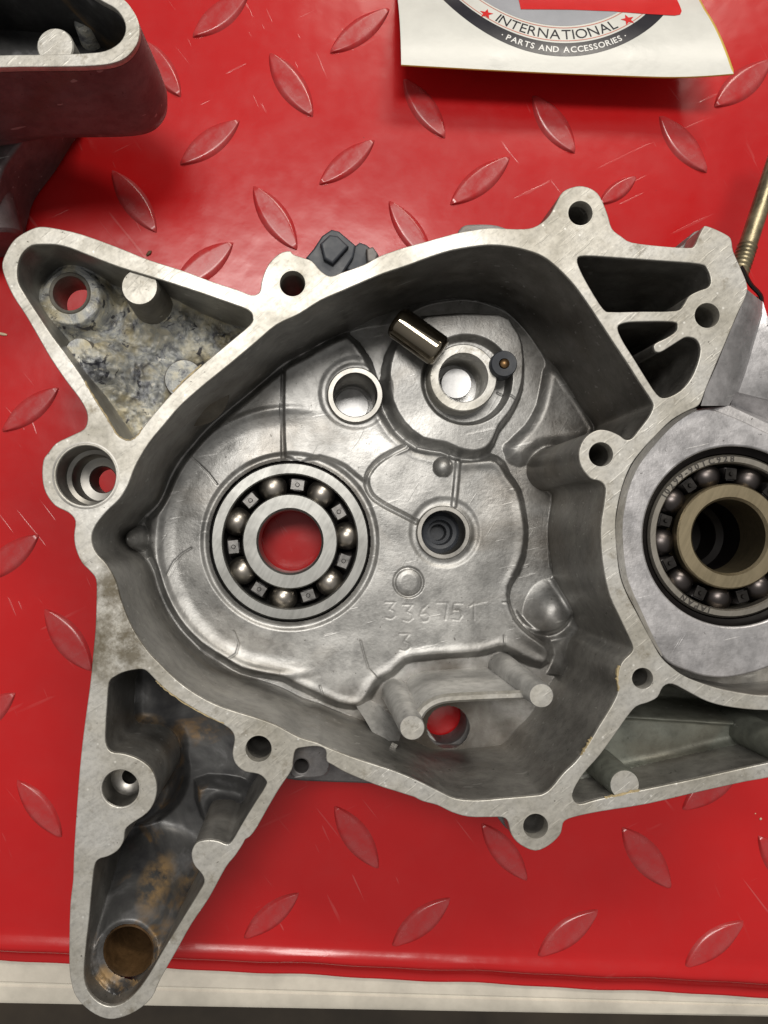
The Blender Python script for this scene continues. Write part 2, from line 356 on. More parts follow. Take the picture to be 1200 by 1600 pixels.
def tread_mesh():
    # pointed oval, about 23 mm long and 8 mm wide, with a soft skirt
    L2, W2, hh = 11.9, 4.3, 0.95
    nu, nv = 36, 20; vs, fs = [], []
    for i in range(nu+1):
        t = -1+2*i/nu; w = W2*(1-t*t)**0.9+0.02
        for j in range(nv+1):
            s = -1+2*j/nv; a = abs(s)
            prof = 1-(max(0, a-0.62)/0.38)**1.7
            endf = min(1, (1-abs(t))/0.10) if abs(t) < 1 else 0
            vs.append((t*L2, s*w, hh*prof*max(0, endf)**0.7-0.04))
    for i in range(nu):
        for j in range(nv):
            a = i*(nv+1)+j; fs.append((a, a+nv+1, a+nv+2, a+1))
    me = bpy.data.meshes.new('tread'); me.from_pydata([(x*MM, y*MM, z*MM) for x, y, z in vs], [], fs); me.update()
    me.shade_smooth(); me.materials.append(M['tread']); return me
tt = NT('worn_red_tread'); _s = tt.noise(160, 6, 0.7)
M['tread'] = tt.set(tt.mix(tt.ramp(_s, [(0.35, 0.10), (0.7, 0.65)]), (0.46, 0.014, 0.016), (0.36, 0.085, 0.085)), tt.ramp(_s, [(0.35, 0.16), (0.7, 0.34)]), 0.0, tt.bump(_s, 0.0001, 0.3), spec=0.5)
TM = tread_mesh()
A = [(345, 24), (328, 223), (562, 49), (542, 254), (750, 283), (318, 415), (1160, 131), (965, 298), (48, 640), (14, 872), (658, 1440), (424, 1430), (887, 1457), (1115, 1474), (1113, 1228), (-22, 1118)]
B = [(455, 133), (663, 170), (865, 195), (1067, 226), (251, 106), (210, 315), (430, 341), (641, 362), (107, 1000), (62, 1263), (557, 1308), (788, 1331), (1010, 1340), (1222, 1352), (1200, 985)]
def spots(known, o0, extra):
    out = list(known)
    for i in range(-4, 7):
        for j in range(-3, 9):
            x = o0[0]+206*i-27*j; y = o0[1]+29*i+212*j
            if -320 < x < 1560 and -260 < y < edge_y(x)-55 and not (-30 < x < 1235 and -20 < y < 1540): out.append((x, y))
    return out
def hidden(x, y):                                   # quite under the casting
    return 250 < x < 1150 and 470 < y < 1190
for lst, base, off in ((A, -0.0, 0), (B, 0.0, 1)):
    pts = spots(lst, (542, 254) if not off else (455, 133), 0)
    for (x, y) in pts:
        if hidden(x, y) and math.hypot(x-453, y-846) > 120 and math.hypot(x-690, y-1120) > 90: continue
        o = bpy.data.objects.new('tread', TM); COL.objects.link(o); o.parent = bench
        wx, wy = XY(x, y, PZ); a = math.radians(39 if not off else -53)+random.uniform(-0.05, 0.05)
        o.location = (wx*MM, wy*MM, PZ*MM); o.rotation_euler = (0, 0, a)
        sz = 0.62 if (x, y) == (965, 298) else random.uniform(0.95, 1.05); o.scale = (sz, sz*random.uniform(0.9, 1.08), 1)
def trim():
    zt = PZ-6.0
    a0 = XY(0, 1500, zt); a1 = XY(1200, 1548, zt)
    ux, uy = a1[0]-a0[0], a1[1]-a0[1]
    b0 = XY(0, 1572, zt); b1 = XY(1200, 1592, zt)
    vs, fs = [], []
    prof = [(-0.8, 0), (0.0, 0), (0.46, 0), (0.50, -0.5), (0.53, -0.5), (0.57, 0.05), (0.86, 0.05), (0.95, -0.5), (1.0, -1.8), (1.0, -30)]
    m = len(prof); xs = (-0.6, 0, 0.25, 0.5, 0.75, 1, 1.6)
    for s in xs:
        for k, (v, z) in enumerate(prof):
            ax, ay = a0[0]+(a1[0]-a0[0])*s, a0[1]+(a1[1]-a0[1])*s
            bx, by = b0[0]+(b1[0]-b0[0])*s, b0[1]+(b1[1]-b0[1])*s
            vs.append((ax+(bx-ax)*v, ay+(by-ay)*v, zt+z))
    for i in range(len(xs)-1):
        for k in range(m-1): fs.append(((i+1)*m+k, i*m+k, i*m+k+1, (i+1)*m+k+1))
    o = mesh('bench_edge', vs, fs, M['trim'], smooth_deg=30); o['kind'] = 'structure'
trim()
fl = mesh('floor', [(-1500, -1500, -800), (1500, -1500, -800), (1500, 1500, -800), (-1500, 1500, -800)], [(0, 1, 2, 3)], M['floor']); fl['kind'] = 'structure'

# ================================================================== ENGINE CRANKCASE
case = thing('engine_crankcase', 'open silver aluminium engine crankcase half with bearings, lying face up on the red plate', 'crankcase')
OUT = [(4, 410), (13, 387), (25, 372), (43, 360), (63, 355), (87, 357), (127, 367), (187, 387), (233, 405), (283, 423), (333, 440), (370, 453), (393, 461), (404, 459), (407, 452), (410, 437), (420, 413), (437, 397), (452, 392), (458, 398), (473, 402), (488, 408), (500, 422), (512, 431), (522, 430), (533, 426), (567, 413), (593, 400), (633, 387), (667, 377), (710, 365), (733, 360), (767, 356), (800, 357), (827, 357), (845, 350), (860, 335), (868, 317), (880, 300), (900, 290), (917, 292), (933, 302), (943, 317), (950, 337), (957, 357), (970, 370), (987, 378), (1033, 384), (1075, 387), (1085, 384), (1092, 370), (1099, 356), (1104, 353), (1120, 359), (1138, 368), (1143, 376), (1147, 393), (1158, 418), (1167, 444), (1165, 462), (1153, 490), (1133, 537), (1120, 570), (1103, 607), (1096, 628), (1088, 637),
       (1075, 642), (1050, 657), (1025, 680), (1005, 702), (987, 727), (973, 760), (965, 795), (962, 823), (964, 860), (970, 900), (980, 927), (993, 952), (1017, 999), (1034, 1026), (1052, 1045), (1070, 1056), (1090, 1065), (1125, 1076), (1170, 1085), (1200, 1086), (1260, 1080), (1330, 1062), (1345, 1068), (1352, 1110), (1350, 1160), (1338, 1180),
       (1280, 1196), (1200, 1214), (1162, 1222), (1087, 1239), (1012, 1256), (937, 1269), (896, 1277), (882, 1284), (879, 1292), (874, 1306), (859, 1321), (836, 1329), (814, 1321), (799, 1304), (793, 1285), (785, 1277), (765, 1276), (733, 1276), (707, 1270), (683, 1259), (660, 1252), (647, 1246), (638, 1243), (620, 1237), (587, 1226), (543, 1208), (520, 1196), (511, 1188), (508, 1171), (495, 1166), (475, 1168), (462, 1172), (459, 1188), (455, 1203), (437, 1230), (420, 1260), (400, 1295), (390, 1308), (384, 1311), (380, 1320), (366, 1338), (353, 1357), (327, 1403), (300, 1443), (277, 1483), (250, 1530), (237, 1560), (213, 1580), (187, 1592), (163, 1592), (140, 1580), (120, 1560), (110, 1533), (107, 1500), (110, 1417), (113, 1375), (115, 1333), (120, 1267), (125, 1200), (132, 1140), (140, 1067), (145, 1020), (148, 983), (151, 933), (150, 905), (140, 893), (128, 879), (118, 857), (116, 837), (118, 815), (107, 802), (87, 790), (72, 770), (66, 747), (68, 720), (75, 708), (87, 693), (110, 680), (130, 671), (137, 658), (134, 643), (123, 623), (103, 597), (80, 560), (60, 527), (40, 493), (20, 463), (7, 433)]
MAIN = [(400, 533), (433, 508), (467, 490), (500, 470), (533, 455), (567, 441), (600, 427), (633, 415), (667, 403), (700, 393), (733, 387), (767, 383), (800, 385), (827, 392), (850, 402), (873, 420), (897, 444), (917, 473), (940, 507), (960, 537), (980, 567), (1000, 597), (1018, 627), (1020, 637), (1013, 653), (997, 673), (987, 685), (977, 686), (967, 680), (950, 672), (933, 672), (917, 682), (907, 697), (904, 712), (908, 730), (922, 747), (938, 752), (946, 763), (944, 790), (939, 823), (940, 863), (945, 900), (953, 933), (967, 963), (980, 990), (989, 1008), (988, 1019), (971, 1036), (966, 1058), (966, 1080), (956, 1104), (937, 1134), (919, 1164), (900, 1190), (881, 1209), (862, 1231), (850, 1240), (836, 1244), (787, 1248), (750, 1251), (713, 1248), (687, 1237), (653, 1220), (617, 1205), (587, 1195), (550, 1183), (510, 1168), (495, 1161), (467, 1152), (433, 1135), (403, 1123), (363, 1111), (333, 1100), (303, 1083), (277, 1063), (250, 1038), (230, 1016), (207, 980), (190, 940), (180, 907), (167, 882), (153, 867), (145, 853), (143, 837), (150, 820), (167, 800), (187, 780), (200, 757), (213, 727), (233, 693), (257, 663), (283, 633), (320, 600), (360, 567)]
LTL = [(73, 381), (50, 384), (33, 397), (27, 417), (28, 440), (40, 463), (60, 493), (83, 527), (107, 560), (130, 593), (150, 627), (173, 663), (183, 679), (200, 688), (213, 682), (230, 660), (260, 623), (290, 593), (327, 560), (363, 530), (390, 507), (395, 496), (387, 485), (350, 470), (300, 453), (253, 437), (187, 417), (143, 400), (110, 388), (90, 382)]
LLL = [(217, 1045), (197, 1050), (180, 1056), (170, 1067), (167, 1100), (165, 1133), (165, 1160), (173, 1174), (193, 1178), (217, 1187), (237, 1203), (245, 1227), (242, 1250), (230, 1270), (207, 1287), (196, 1297), (193, 1313), (183, 1330), (167, 1338), (154, 1342), (147, 1353), (143, 1390), (138, 1437), (133, 1483), (131, 1523), (137, 1547), (153, 1565), (173, 1572), (193, 1567), (213, 1550), (233, 1523), (257, 1483), (283, 1440), (307, 1400), (318, 1380), (315, 1366), (303, 1351), (299, 1333), (307, 1318), (323, 1312), (340, 1315), (353, 1319), (362, 1315), (377, 1290), (397, 1257), (416, 1227), (415, 1218), (403, 1210), (383, 1205), (368, 1193), (364, 1177), (367, 1155), (363, 1142), (350, 1132), (317, 1115), (290, 1100), (263, 1080), (243, 1063), (228, 1049)]
PKA = [(913, 399), (903, 406), (907, 423), (923, 453), (943, 483), (957, 488), (1000, 487), (1055, 485), (1067, 477), (1077, 463), (1093, 455), (1107, 449), (1111, 437), (1105, 420), (1093, 413), (1033, 408), (967, 402)]
PKB = [(974, 504), (966, 513), (973, 533), (990, 560), (1007, 587), (1026, 616), (1040, 622), (1063, 610), (1080, 590), (1092, 563), (1095, 543), (1087, 530), (1073, 526), (1060, 533), (1040, 547), (1030, 551), (1023, 547), (1023, 538), (1040, 528), (1055, 518), (1058, 509), (1052, 502), (1000, 503)]
PKC = [(1050, 1068), (1037, 1074), (1027, 1089), (1012, 1098), (994, 1104), (979, 1122), (960, 1149), (937, 1179), (911, 1209), (897, 1234), (896, 1248), (906, 1257), (937, 1248), (1020, 1231), (1087, 1218), (1162, 1201), (1250, 1180), (1315, 1162), (1325, 1130), (1310, 1098), (1260, 1103), (1200, 1109), (1144, 1106), (1106, 1096), (1076, 1081)]
DEP = -55.0
def jit(pts, seed, amp=0.35):                        # castings are never perfectly clean along the edge
    r = random.Random(seed); return [(x+r.uniform(-amp, amp), y+r.uniform(-amp, amp)) for x, y in pts]
loops = [loopxy(jit(OUT, 1, 1.0), 0)] + [loopxy(jit(p, 2, .8), 0) for p in (MAIN, LTL, LLL, PKA, PKB, PKC)]
HOLES = [(457, 443, 20), (907, 333, 19), (1105, 493, 19.5), (939, 710, 19), (1004, 1060, 16.5), (837, 1291, 19.5), (404, 1170, 20.5), (188, 1232, 29), (134, 743, 47)]
for x, y, r in HOLES: loops.append([XY(a, b, 0) for a, b in circ(x, y, r, 48)])
wallo = plate_curve('machined_flange', loops, 0, -0.9, M['face'], case, 0.22, 2)
# walls below the flange, same loops set back 0.05 mm is not needed: butt joint at z = -3
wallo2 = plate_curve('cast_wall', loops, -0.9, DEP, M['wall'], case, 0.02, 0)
mainp = smooth(MAIN, 1)
vz = wallo2.data.vertices
co = np.zeros(len(vz)*3); vz.foreach_get('co', co); co = co.reshape(-1, 3)
ppx = NX+co[:, 0]/MM/sc(0); ppy = NY-co[:, 1]/MM/sc(0); dm = sdf(ppx, ppy, mainp)
kk = sst(26, 40, dm)*sst(470, 430, ppx); low = co[:, 2] < -20*MM
co[:, 2] = np.where(low, co[:, 2]+kk*25*MM, co[:, 2]); vz.foreach_set('co', co.ravel()); wallo2.data.update()
# thin polished rims round the bolt holes
for x, y, r in HOLES[:7]:
    c = XY(x, y, 0); R = r*sc(0)
    lathe('hole_chamfer', c, [(R+0.3, 0.012), (R+0.2, 0.03), (R+0.02, 0.01), (R-0.1, -0.3), (R-0.08, -3)], M['face'], case, 48)
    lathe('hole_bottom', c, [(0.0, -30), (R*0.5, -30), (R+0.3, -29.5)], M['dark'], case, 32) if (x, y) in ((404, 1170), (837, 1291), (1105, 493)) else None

M['residue'] = m_simple('tan_gasket_residue', (0.40, 0.32, 0.18), 0.6, 0.0, 0.4, 400, 0.0002)
def residue(pts, w, seed):
    rr = random.Random(seed); T = smooth(pts, 8, False); vs, fs = [], []
    for i, (x, y) in enumerate(T):
        a = Vector(XY(*T[max(i-1, 0)], 0)); b_ = Vector(XY(*T[min(i+1, len(T)-1)], 0)); d = (b_-a).normalized(); nr = Vector((-d.y, d.x)); c_ = Vector(XY(x, y, 0))
        ww = w*rr.uniform(.35, 1.2); of = rr.uniform(-.12, .12)
        for s_, z in ((-1, -.5), (-.6, .07), (.5, .09), (1, -.4)): q = c_+nr*(s_*ww/2+of); vs.append((q.x, q.y, z*rr.uniform(.6, 1)))
    for i in range(len(T)-1):
        for k in range(3): fs.append((i*4+k, i*4+k+1, (i+1)*4+k+1, (i+1)*4+k))
    mesh('gasket_residue', vs, fs, M['residue'], case, 50)
residue([(132, 595), (150, 626), (172, 661), (184, 680), (201, 688), (214, 681), (222, 668)], .5, 1)
residue([(270, 612), (290, 592), (315, 570)], .7, 2)
residue([(243, 1064), (263, 1081), (290, 1100), (317, 1115), (350, 1131)], .45, 3)
residue([(968, 1040), (965, 1058), (967, 1080)], .8, 4)
residue([(908, 1180), (917, 1166), (925, 1152)], .8, 5)
residue([(945, 1247), (960, 1244), (1000, 1235)], .6, 6)
# ---- main cavity floor -------------------------------------------------------------------
ZR = -40.0; K0 = sc(0)/sc(ZR)
def tof(pts, z): k = sc(z)/sc(ZR); return [(NX+(x-NX)*k, NY+(y-NY)*k) for x, y in pts]
WALLF = tof(smooth(MAIN, 2), 0)
P1 = [(290, 690), (262, 737), (243, 773), (233, 817), (233, 857), (243, 897), (260, 943), (284, 980), (317, 1009), (353, 1031), (377, 1046), (410, 1054), (443, 1061), (460, 1070), (493, 1085), (527, 1100), (553, 1105), (570, 1097), (582, 1077), (593, 1062), (613, 1052), (633, 1033), (660, 1028), (700, 1025), (747, 1022), (770, 1016), (787, 1013), (813, 1028), (846, 1040), (858, 1022), (850, 1005), (827, 988), (807, 967), (797, 940), (797, 917), (807, 897), (818, 867), (822, 833), (818, 800), (810, 767), (793, 743), (783, 725), (765, 715), (720, 718), (690, 706), (650, 700), (612, 672), (592, 635), (588, 595), (572, 560), (540, 523), (500, 545), (443, 573), (400, 600), (350, 645)]
P2 = [(663, 498), (773, 496), (798, 515), (812, 545), (814, 590), (808, 620), (793, 650), (776, 672), (768, 692), (755, 707), (735, 713), (710, 709), (690, 700), (655, 693), (625, 668), (606, 633), (600, 595), (608, 555), (630, 520)]
P3 = [(446, 572), (500, 540), (540, 518), (578, 558), (592, 600), (598, 640), (622, 684), (640, 702), (600, 716), (580, 733), (571, 755), (540, 730), (500, 715), (446, 715)]
FIN = [(868, 575), (900, 630), (926, 672), (880, 684), (842, 690), (815, 712), (800, 700), (830, 670), (850, 635), (858, 600)]
DEEP = [(556, 1116), (578, 1112), (604, 1112), (626, 1094), (636, 1078), (652, 1068), (672, 1063), (714, 1060), (757, 1059), (790, 1058), (850, 1060), (890, 1052), (960, 1060), (960, 1240), (560, 1240)]
GRV = smooth([(632, 700), (600, 715), (580, 733), (572, 753), (580, 775), (600, 790), (625, 803), (650, 816)], 3, False)
def strokes():
    out = []
    def add(pts, x, y, s, sl=0.0): out.append([(x+a*s+sl*b*s, y+b*s) for a, b in pts])
    three = [(0, 0), (.6, 0), (.25, .42), (.55, .55), (.62, .8), (.35, 1.0), (0, .9)]
    six = [(.5, 0), (.15, .3), (0, .7), (.2, 1), (.5, .95), (.6, .7), (.4, .5), (.08, .6)]
    seven = [(0, 0), (.65, 0), (.5, 1)]; five = [(.6, 0), (.1, 0), (.05, .4), (.45, .4), (.6, .7), (.4, 1), (0, .95)]; one = [(0, .25), (.3, 0), (.3, 1)]
    for g, x, y in ((three, 601, 940), (three, 628, 944), (six, 654, 944), (seven, 681, 941), (five, 705, 942), (one, 731, 941)): add(g, x, y, 26)
    add(three, 623, 989, 27)
    out.append([(783, 940), (796, 940)])
    for a in ([(290, 709), (302, 716), (318, 731), (327, 740), (340, 757)], [(263, 897), (272, 878), (285, 865), (300, 856)], [(366, 985), (374, 1005), (370, 1020), (360, 1026)], [(785, 992), (787, 1012)], [(593, 1062), (575, 1043), (568, 1020), (563, 1000)], [(774, 617), (792, 625), (803, 634)], [(500, 1070), (504, 1082)]): out.append(a)
    return out
STR = strokes()
def main_floor(X, Y):
    w = -sdf(X, Y, WALLF)                              # px inside the wall
    p1 = sdf(X, Y, smooth(P1, 2)); p2 = sdf(X, Y, smooth(P2, 2)); p3 = sdf(X, Y, smooth(P3, 2)); dp = sdf(X, Y, smooth(DEEP, 2)); fn = sdf(X, Y, smooth(FIN, 2))
    h = np.full(X.shape, -43.0)
    h += vnoise(X, Y, 60, 3)*1.2
    # valley round the upper right of the round pad
    rr = np.hypot(X-720, Y-600)
    val = 0.7*sst(0, 26, rr-100)*sst(60, 20, rr-100)*sst(770, 800, X)
    h -= 2.2*val
    # deep sump
    m = sst(4, -9, dp); h = h*(1-m)+(-53.0+vnoise(X, Y, 45, 5)*1.6)*m
    # plateau
    m1 = sst(13, -8, np.maximum(p1, 8-w)); lift = 1.4*np.exp(-((p1+9)/7.0)**2)*0.25
    left = sst(520, 400, X)
    edge = 3.0*sst(-30, 0, p1)*0
    top = -38.0+vnoise(X, Y, 90, 9)*0.5+vnoise(X, Y, 34, 11)*0.25+lift
    r = np.hypot(X-453, Y-846)
    top -= 1.1*sst(208, 176, r)*sst(120, 200, r)*left  # slight dish round the bearing
    top += 0.5*sst(10, 0, np.abs(r-205))*left
    h = h*(1-m1)+top*m1
    m3 = sst(3, -4, p3); h = h+1.1*m3
    # dark step along the left side of that sector and round it
    h -= 0.9*sst(4.0, 0.5, dline(X, Y, [(442.5, 578), (442.5, 716)]))
    m2 = sst(10, -7, p2); h = h*(1-m2)+(-33.8+vnoise(X, Y, 50, 17)*0.35)*m2
    gr = np.hypot(X-723, Y-600); h = np.where(True, h-3.5*sst(70, 62, gr)*sst(7, -7, p2), h)
    # trench along pad
    h -= 0.8*sst(14, 0, np.abs(p2-12))*(Y > 560)*(X < 700)
    # ridge at right, scoop and round lump
    fm = sst(30, -8, fn); h = h*(1-fm)+(-40.2+vnoise(X, Y, 40, 77)*.8)*fm
    h = np.maximum(h, -41.5+3.5*sst(9, 0, dline(X, Y, smooth([(850, 552), (862, 600), (850, 645), (822, 690), (806, 712)], 3, False))) - 0)*1.0 if False else h
    h += 0.0*sst(26, 0, dline(X, Y, smooth([(846, 545), (856, 600), (842, 648), (812, 695)], 3, False)))
    lx, ly = (X-866)/44.0, (Y-962)/50.0; q = np.exp(-1.6*(lx*lx+ly*ly)**1.3)
    h = h+5.5*q
    rs = np.hypot(X-850, Y-945); h -= 2.0*sst(10, 0, np.abs(rs-50))*(p1 > 0)
    # details
    q = np.clip(1-((X-690)**2+(Y-731)**2)/15.0**2, 0, 1); h += 2.4*np.sqrt(q)
    h += 0.6*sst(6, 1.5, dline(X, Y, [(713, 722), (711, 750), (707, 790)]))
    h -= 1.3*sst(5.5, 1, dline(X, Y, GRV))
    rc = np.hypot(X-637, Y-909); h -= 0.55*sst(2.8, 0.6, np.abs(rc-22)); h += 0.3*sst(20, 12, rc)
    near = (X > 590) & (X < 790) & (Y > 900) & (Y < 1020)
    for k, s in enumerate(STR): h -= (0.08 if k < 7 else 0.25)*sst(1.9 if k < 7 else 1.7, 0.3, dline(X, Y, s))
    # boss mounds round bushings
    for cx, cy, r1 in ((555, 617, 50), (693, 832, 48)):
        rb = np.hypot(X-cx, Y-cy); h -= 0.4*sst(9, 1, np.abs(rb-r1))
    # bearing recess lip
    h -= 0.8*sst(8, 1, np.abs(r-132))
    # fillets to the wall
    R = 9+46*np.exp(-((X-905)**2+(Y-1085)**2)/70.0**2)+22*np.exp(-((X-610)**2+(Y-480)**2)/50.0**2)+14*np.exp(-((X-205)**2+(Y-846)**2)/40.0**2)
    mm_ = 0.19
    d = np.clip(w, 0, None); fil = np.where(d < R, R-np.sqrt(np.clip(R*R-(R-d)**2, 0, None)), 0)*mm_
    h = h+fil*1.0
    # recess in the left wall: a small cast pocket with a raised triangle
    lx, ly = (X-218)/16.0, (Y-842)/22.0; q = np.clip(1-lx*lx-ly*ly, 0, 1); h = np.maximum(h, -42+16*q)
    keep = w > -9
    keep &= r > 124.5
    for cx, cy, rr_ in ((555, 617, 36), (693, 832, 36), (724, 590, 40)): keep &= np.hypot(X-cx, Y-cy) > rr_
    dx, dy = tof([(695, 1128)], -48)[0]; keep &= np.hypot(X-dx, Y-dy) > 33
    return h, keep
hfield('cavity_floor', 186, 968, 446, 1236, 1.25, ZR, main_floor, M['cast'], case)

def ring(name, px, py, z, ro, ri, zb, mat, n=64, inner_to=None, ch=0.35):
    """annular boss, radii in px at height z"""
    c = XY(px, py, z); Ro, Ri = ro*sc(z), ri*sc(z)
    return lathe(name, c, [(Ro+ch, zb), (Ro, z-ch*1.5), (Ro-ch*.6, z-ch*.3), (Ro-ch, z), (Ri+ch*.6, z), (Ri, z-ch), (Ri, inner_to if inner_to is not None else zb)], mat, case, n)
def ruffle(o, amp, seed):
    r = random.Random(seed)
    for v in o.data.vertices: v.co.x += r.uniform(-amp, amp)*MM; v.co.y += r.uniform(-amp, amp)*MM
# bushings and the discs at their bottoms
ring('bushing', 555, 617, -35.6, 44, 34, -42, M['bush'], inner_to=-56)
lathe('bore_disc', XY(549, 634, -55), [(0, -54.9), (26*sc(-55), -54.9), (27*sc(-55), -55.6), (9.5, -56)], M['disc'], case)
b = ring('bearing_boss', 724, 590, -30.5, 53, 38, -41, M['face'], inner_to=-46)
lathe('bore_disc', XY(713, 599, -41), [(0, -41.4), (23*sc(-41), -41), (24*sc(-41), -41.8), (24*sc(-41), -46), (9, -46)], M['disc'], case)
ring('bushing', 693, 832, -36.9, 42, 34, -41, M['bush'], inner_to=-52, ch=0.25)
lathe('seal_ring', XY(693, 832, -40), [(6.5, -47), (5.0, -46.3), (3.9, -46.6), (3.6, -50), (2.6, -50), (2.4, -54), (0, -54)], M['rubber'], case)
# sump drain hole and the flat pad beside it
zc = -48; c = XY(695, 1128, zc)
Rr = 33*sc(zc)
lathe('drain_hole_wall', c, [(Rr+1.9, -53.8), (Rr+1.9, -47.9), (Rr+1.6, -47.4), (Rr+.2, -47.4), (Rr, -47.9), (Rr, -57)], M['outer'], case)
plate_curve('drain_pad', [loopxy([(668, 1140), (690, 1166), (712, 1166), (737, 1158), (772, 1146), (800, 1118), (812, 1090), (800, 1080), (740, 1082), (700, 1085), (668, 1098), (655, 1120)], zc), [(c[0]+(Rr+1.7)*math.cos(a*math.pi/24), c[1]+(Rr+1.7)*math.sin(a*math.pi/24)) for a in range(48)]], -47.7, -54, M['clean'], case, 0.3, 1)
# pegs
def peg(px, py, r, zt, zb, rb):
    c = XY(px, py, zt); R = r*sc(zt); RB = rb*sc(zb)
    lathe('locating_peg', c, [(RB*1.5, zb), (RB*1.15, zb+1.5), (RB, zb+4), (R+0.05, zt-0.3), (R-0.15, zt-0.02)], M['clean'], case, 40)
    lathe('peg_tip', c, [(R-0.15, zt-0.02), (0, zt)], M['face'], case, 40)
peg(644, 1137, 19.5, -2, -50, 22); peg(846, 1087, 19, -2, -50, 21)
def strip(name, top, bot, zt, zb, th, mat, parent, n=4):
    """thin cast web following a pixel polyline; top pixels at zt, bottom pixels at zb"""
    T = smooth(top, n, False); Bq = smooth(bot, n, False); vs, fs = [], []
    N = len(T)
    for i in range(N):
        a = Vector(XY(*T[max(i-1, 0)], zt)); b_ = Vector(XY(*T[min(i+1, N-1)], zt)); d = (b_-a).normalized(); nrm = Vector((-d.y, d.x))
        t = Vector(XY(*T[i], zt)); q = Vector(XY(*Bq[i], zb))
        z = zt if not callable(zt) else zt
        for s, (pp, zz) in ((1.6, (q, zb)), (1, (t, zt-.3)), (.7, (t, zt)), (-.7, (t, zt)), (-1, (t, zt-.3)), (-1.6, (q, zb))):
            w = pp+nrm*s*th/2; vs.append((w.x, w.y, zz))
    m = 6
    for i in range(N-1):
        for k in range(m-1): fs.append((i*m+k, i*m+k+1, (i+1)*m+k+1, (i+1)*m+k))
    bm = bmesh.new(); vv = [bm.verts.new(v) for v in vs]
    for f in fs: bm.faces.new([vv[q] for q in f])
    bm.faces.new(vv[:m]); bm.faces.new(vv[-m:][::-1])
    return bm_obj(name, bm, mat, parent, 40)
def scaled(pts, z0, z1): k = sc(z0)/sc(z1); return [(NX+(x-NX)*k, NY+(y-NY)*k) for x, y in pts]
wt = [(655, 1120), (663, 1108), (678, 1098), (700, 1092), (750, 1089), (800, 1087), (830, 1086)]
strip('peg_web', wt, [(x, y-1) for x, y in scaled(wt, -9, -51)], -9, -51, 1.1, M['clean'], case)
strip('peg_web_edge', [(x, y) for x, y in wt], [(x, y) for x, y in scaled(wt, -8.9, -9.6)], -8.7, -9.6, 1.5, M['face'], case)
rt = [(570, 1098), (585, 1130), (603, 1160), (604, 1195)]
def rib():
    pts = [(556, 1101, -39.5), (572, 1125, -35), (592, 1160, -28), (600, 1192, -20)]
    th = 5.0; vs, fs = [], []
    for (x, y, z) in pts:
        X0, Y0 = XY(x, y, z); vs += [(X0-1.2, Y0-.6, -54), (X0-.2, Y0, z), (X0+2.6, Y0+1.2, z-1.2), (X0+10.5, Y0+4.6, -54)]
    for i in range(len(pts)-1):
        for k in range(3): fs.append((i*4+k, i*4+k+1, i*4+k+5, i*4+k+4))
    fs += [(0, 3, 2, 1), (12, 13, 14, 15)]
    mesh('cast_rib', vs, fs, M['clean'], case, 50)
rib()
mesh('broken_rib_stub', [(*XY(596, 1188, -22), -22), (*XY(603, 1192, -22), -22), (*XY(622, 1164, -22), -22), (*XY(613, 1160, -22), -22), (*XY(594, 1190, -36), -36), (*XY(606, 1194, -36), -36), (*XY(628, 1162, -36), -36), (*XY(612, 1158, -36), -36)], [(0, 1, 2, 3), (0, 4, 5, 1), (1, 5, 6, 2), (2, 6, 7, 3), (3, 7, 4, 0)], M['bush'], case, flat=True)
# bolt boss standing in the cavity at the inner flange lobe, running down to the floor
c = XY(939, 712, 0); lathe('bolt_boss', c, [(35*sc(0)-.15, -2.9), (35*sc(0)+.2, -30), (35*sc(0)+1.2, -45)], M['wall'], case)

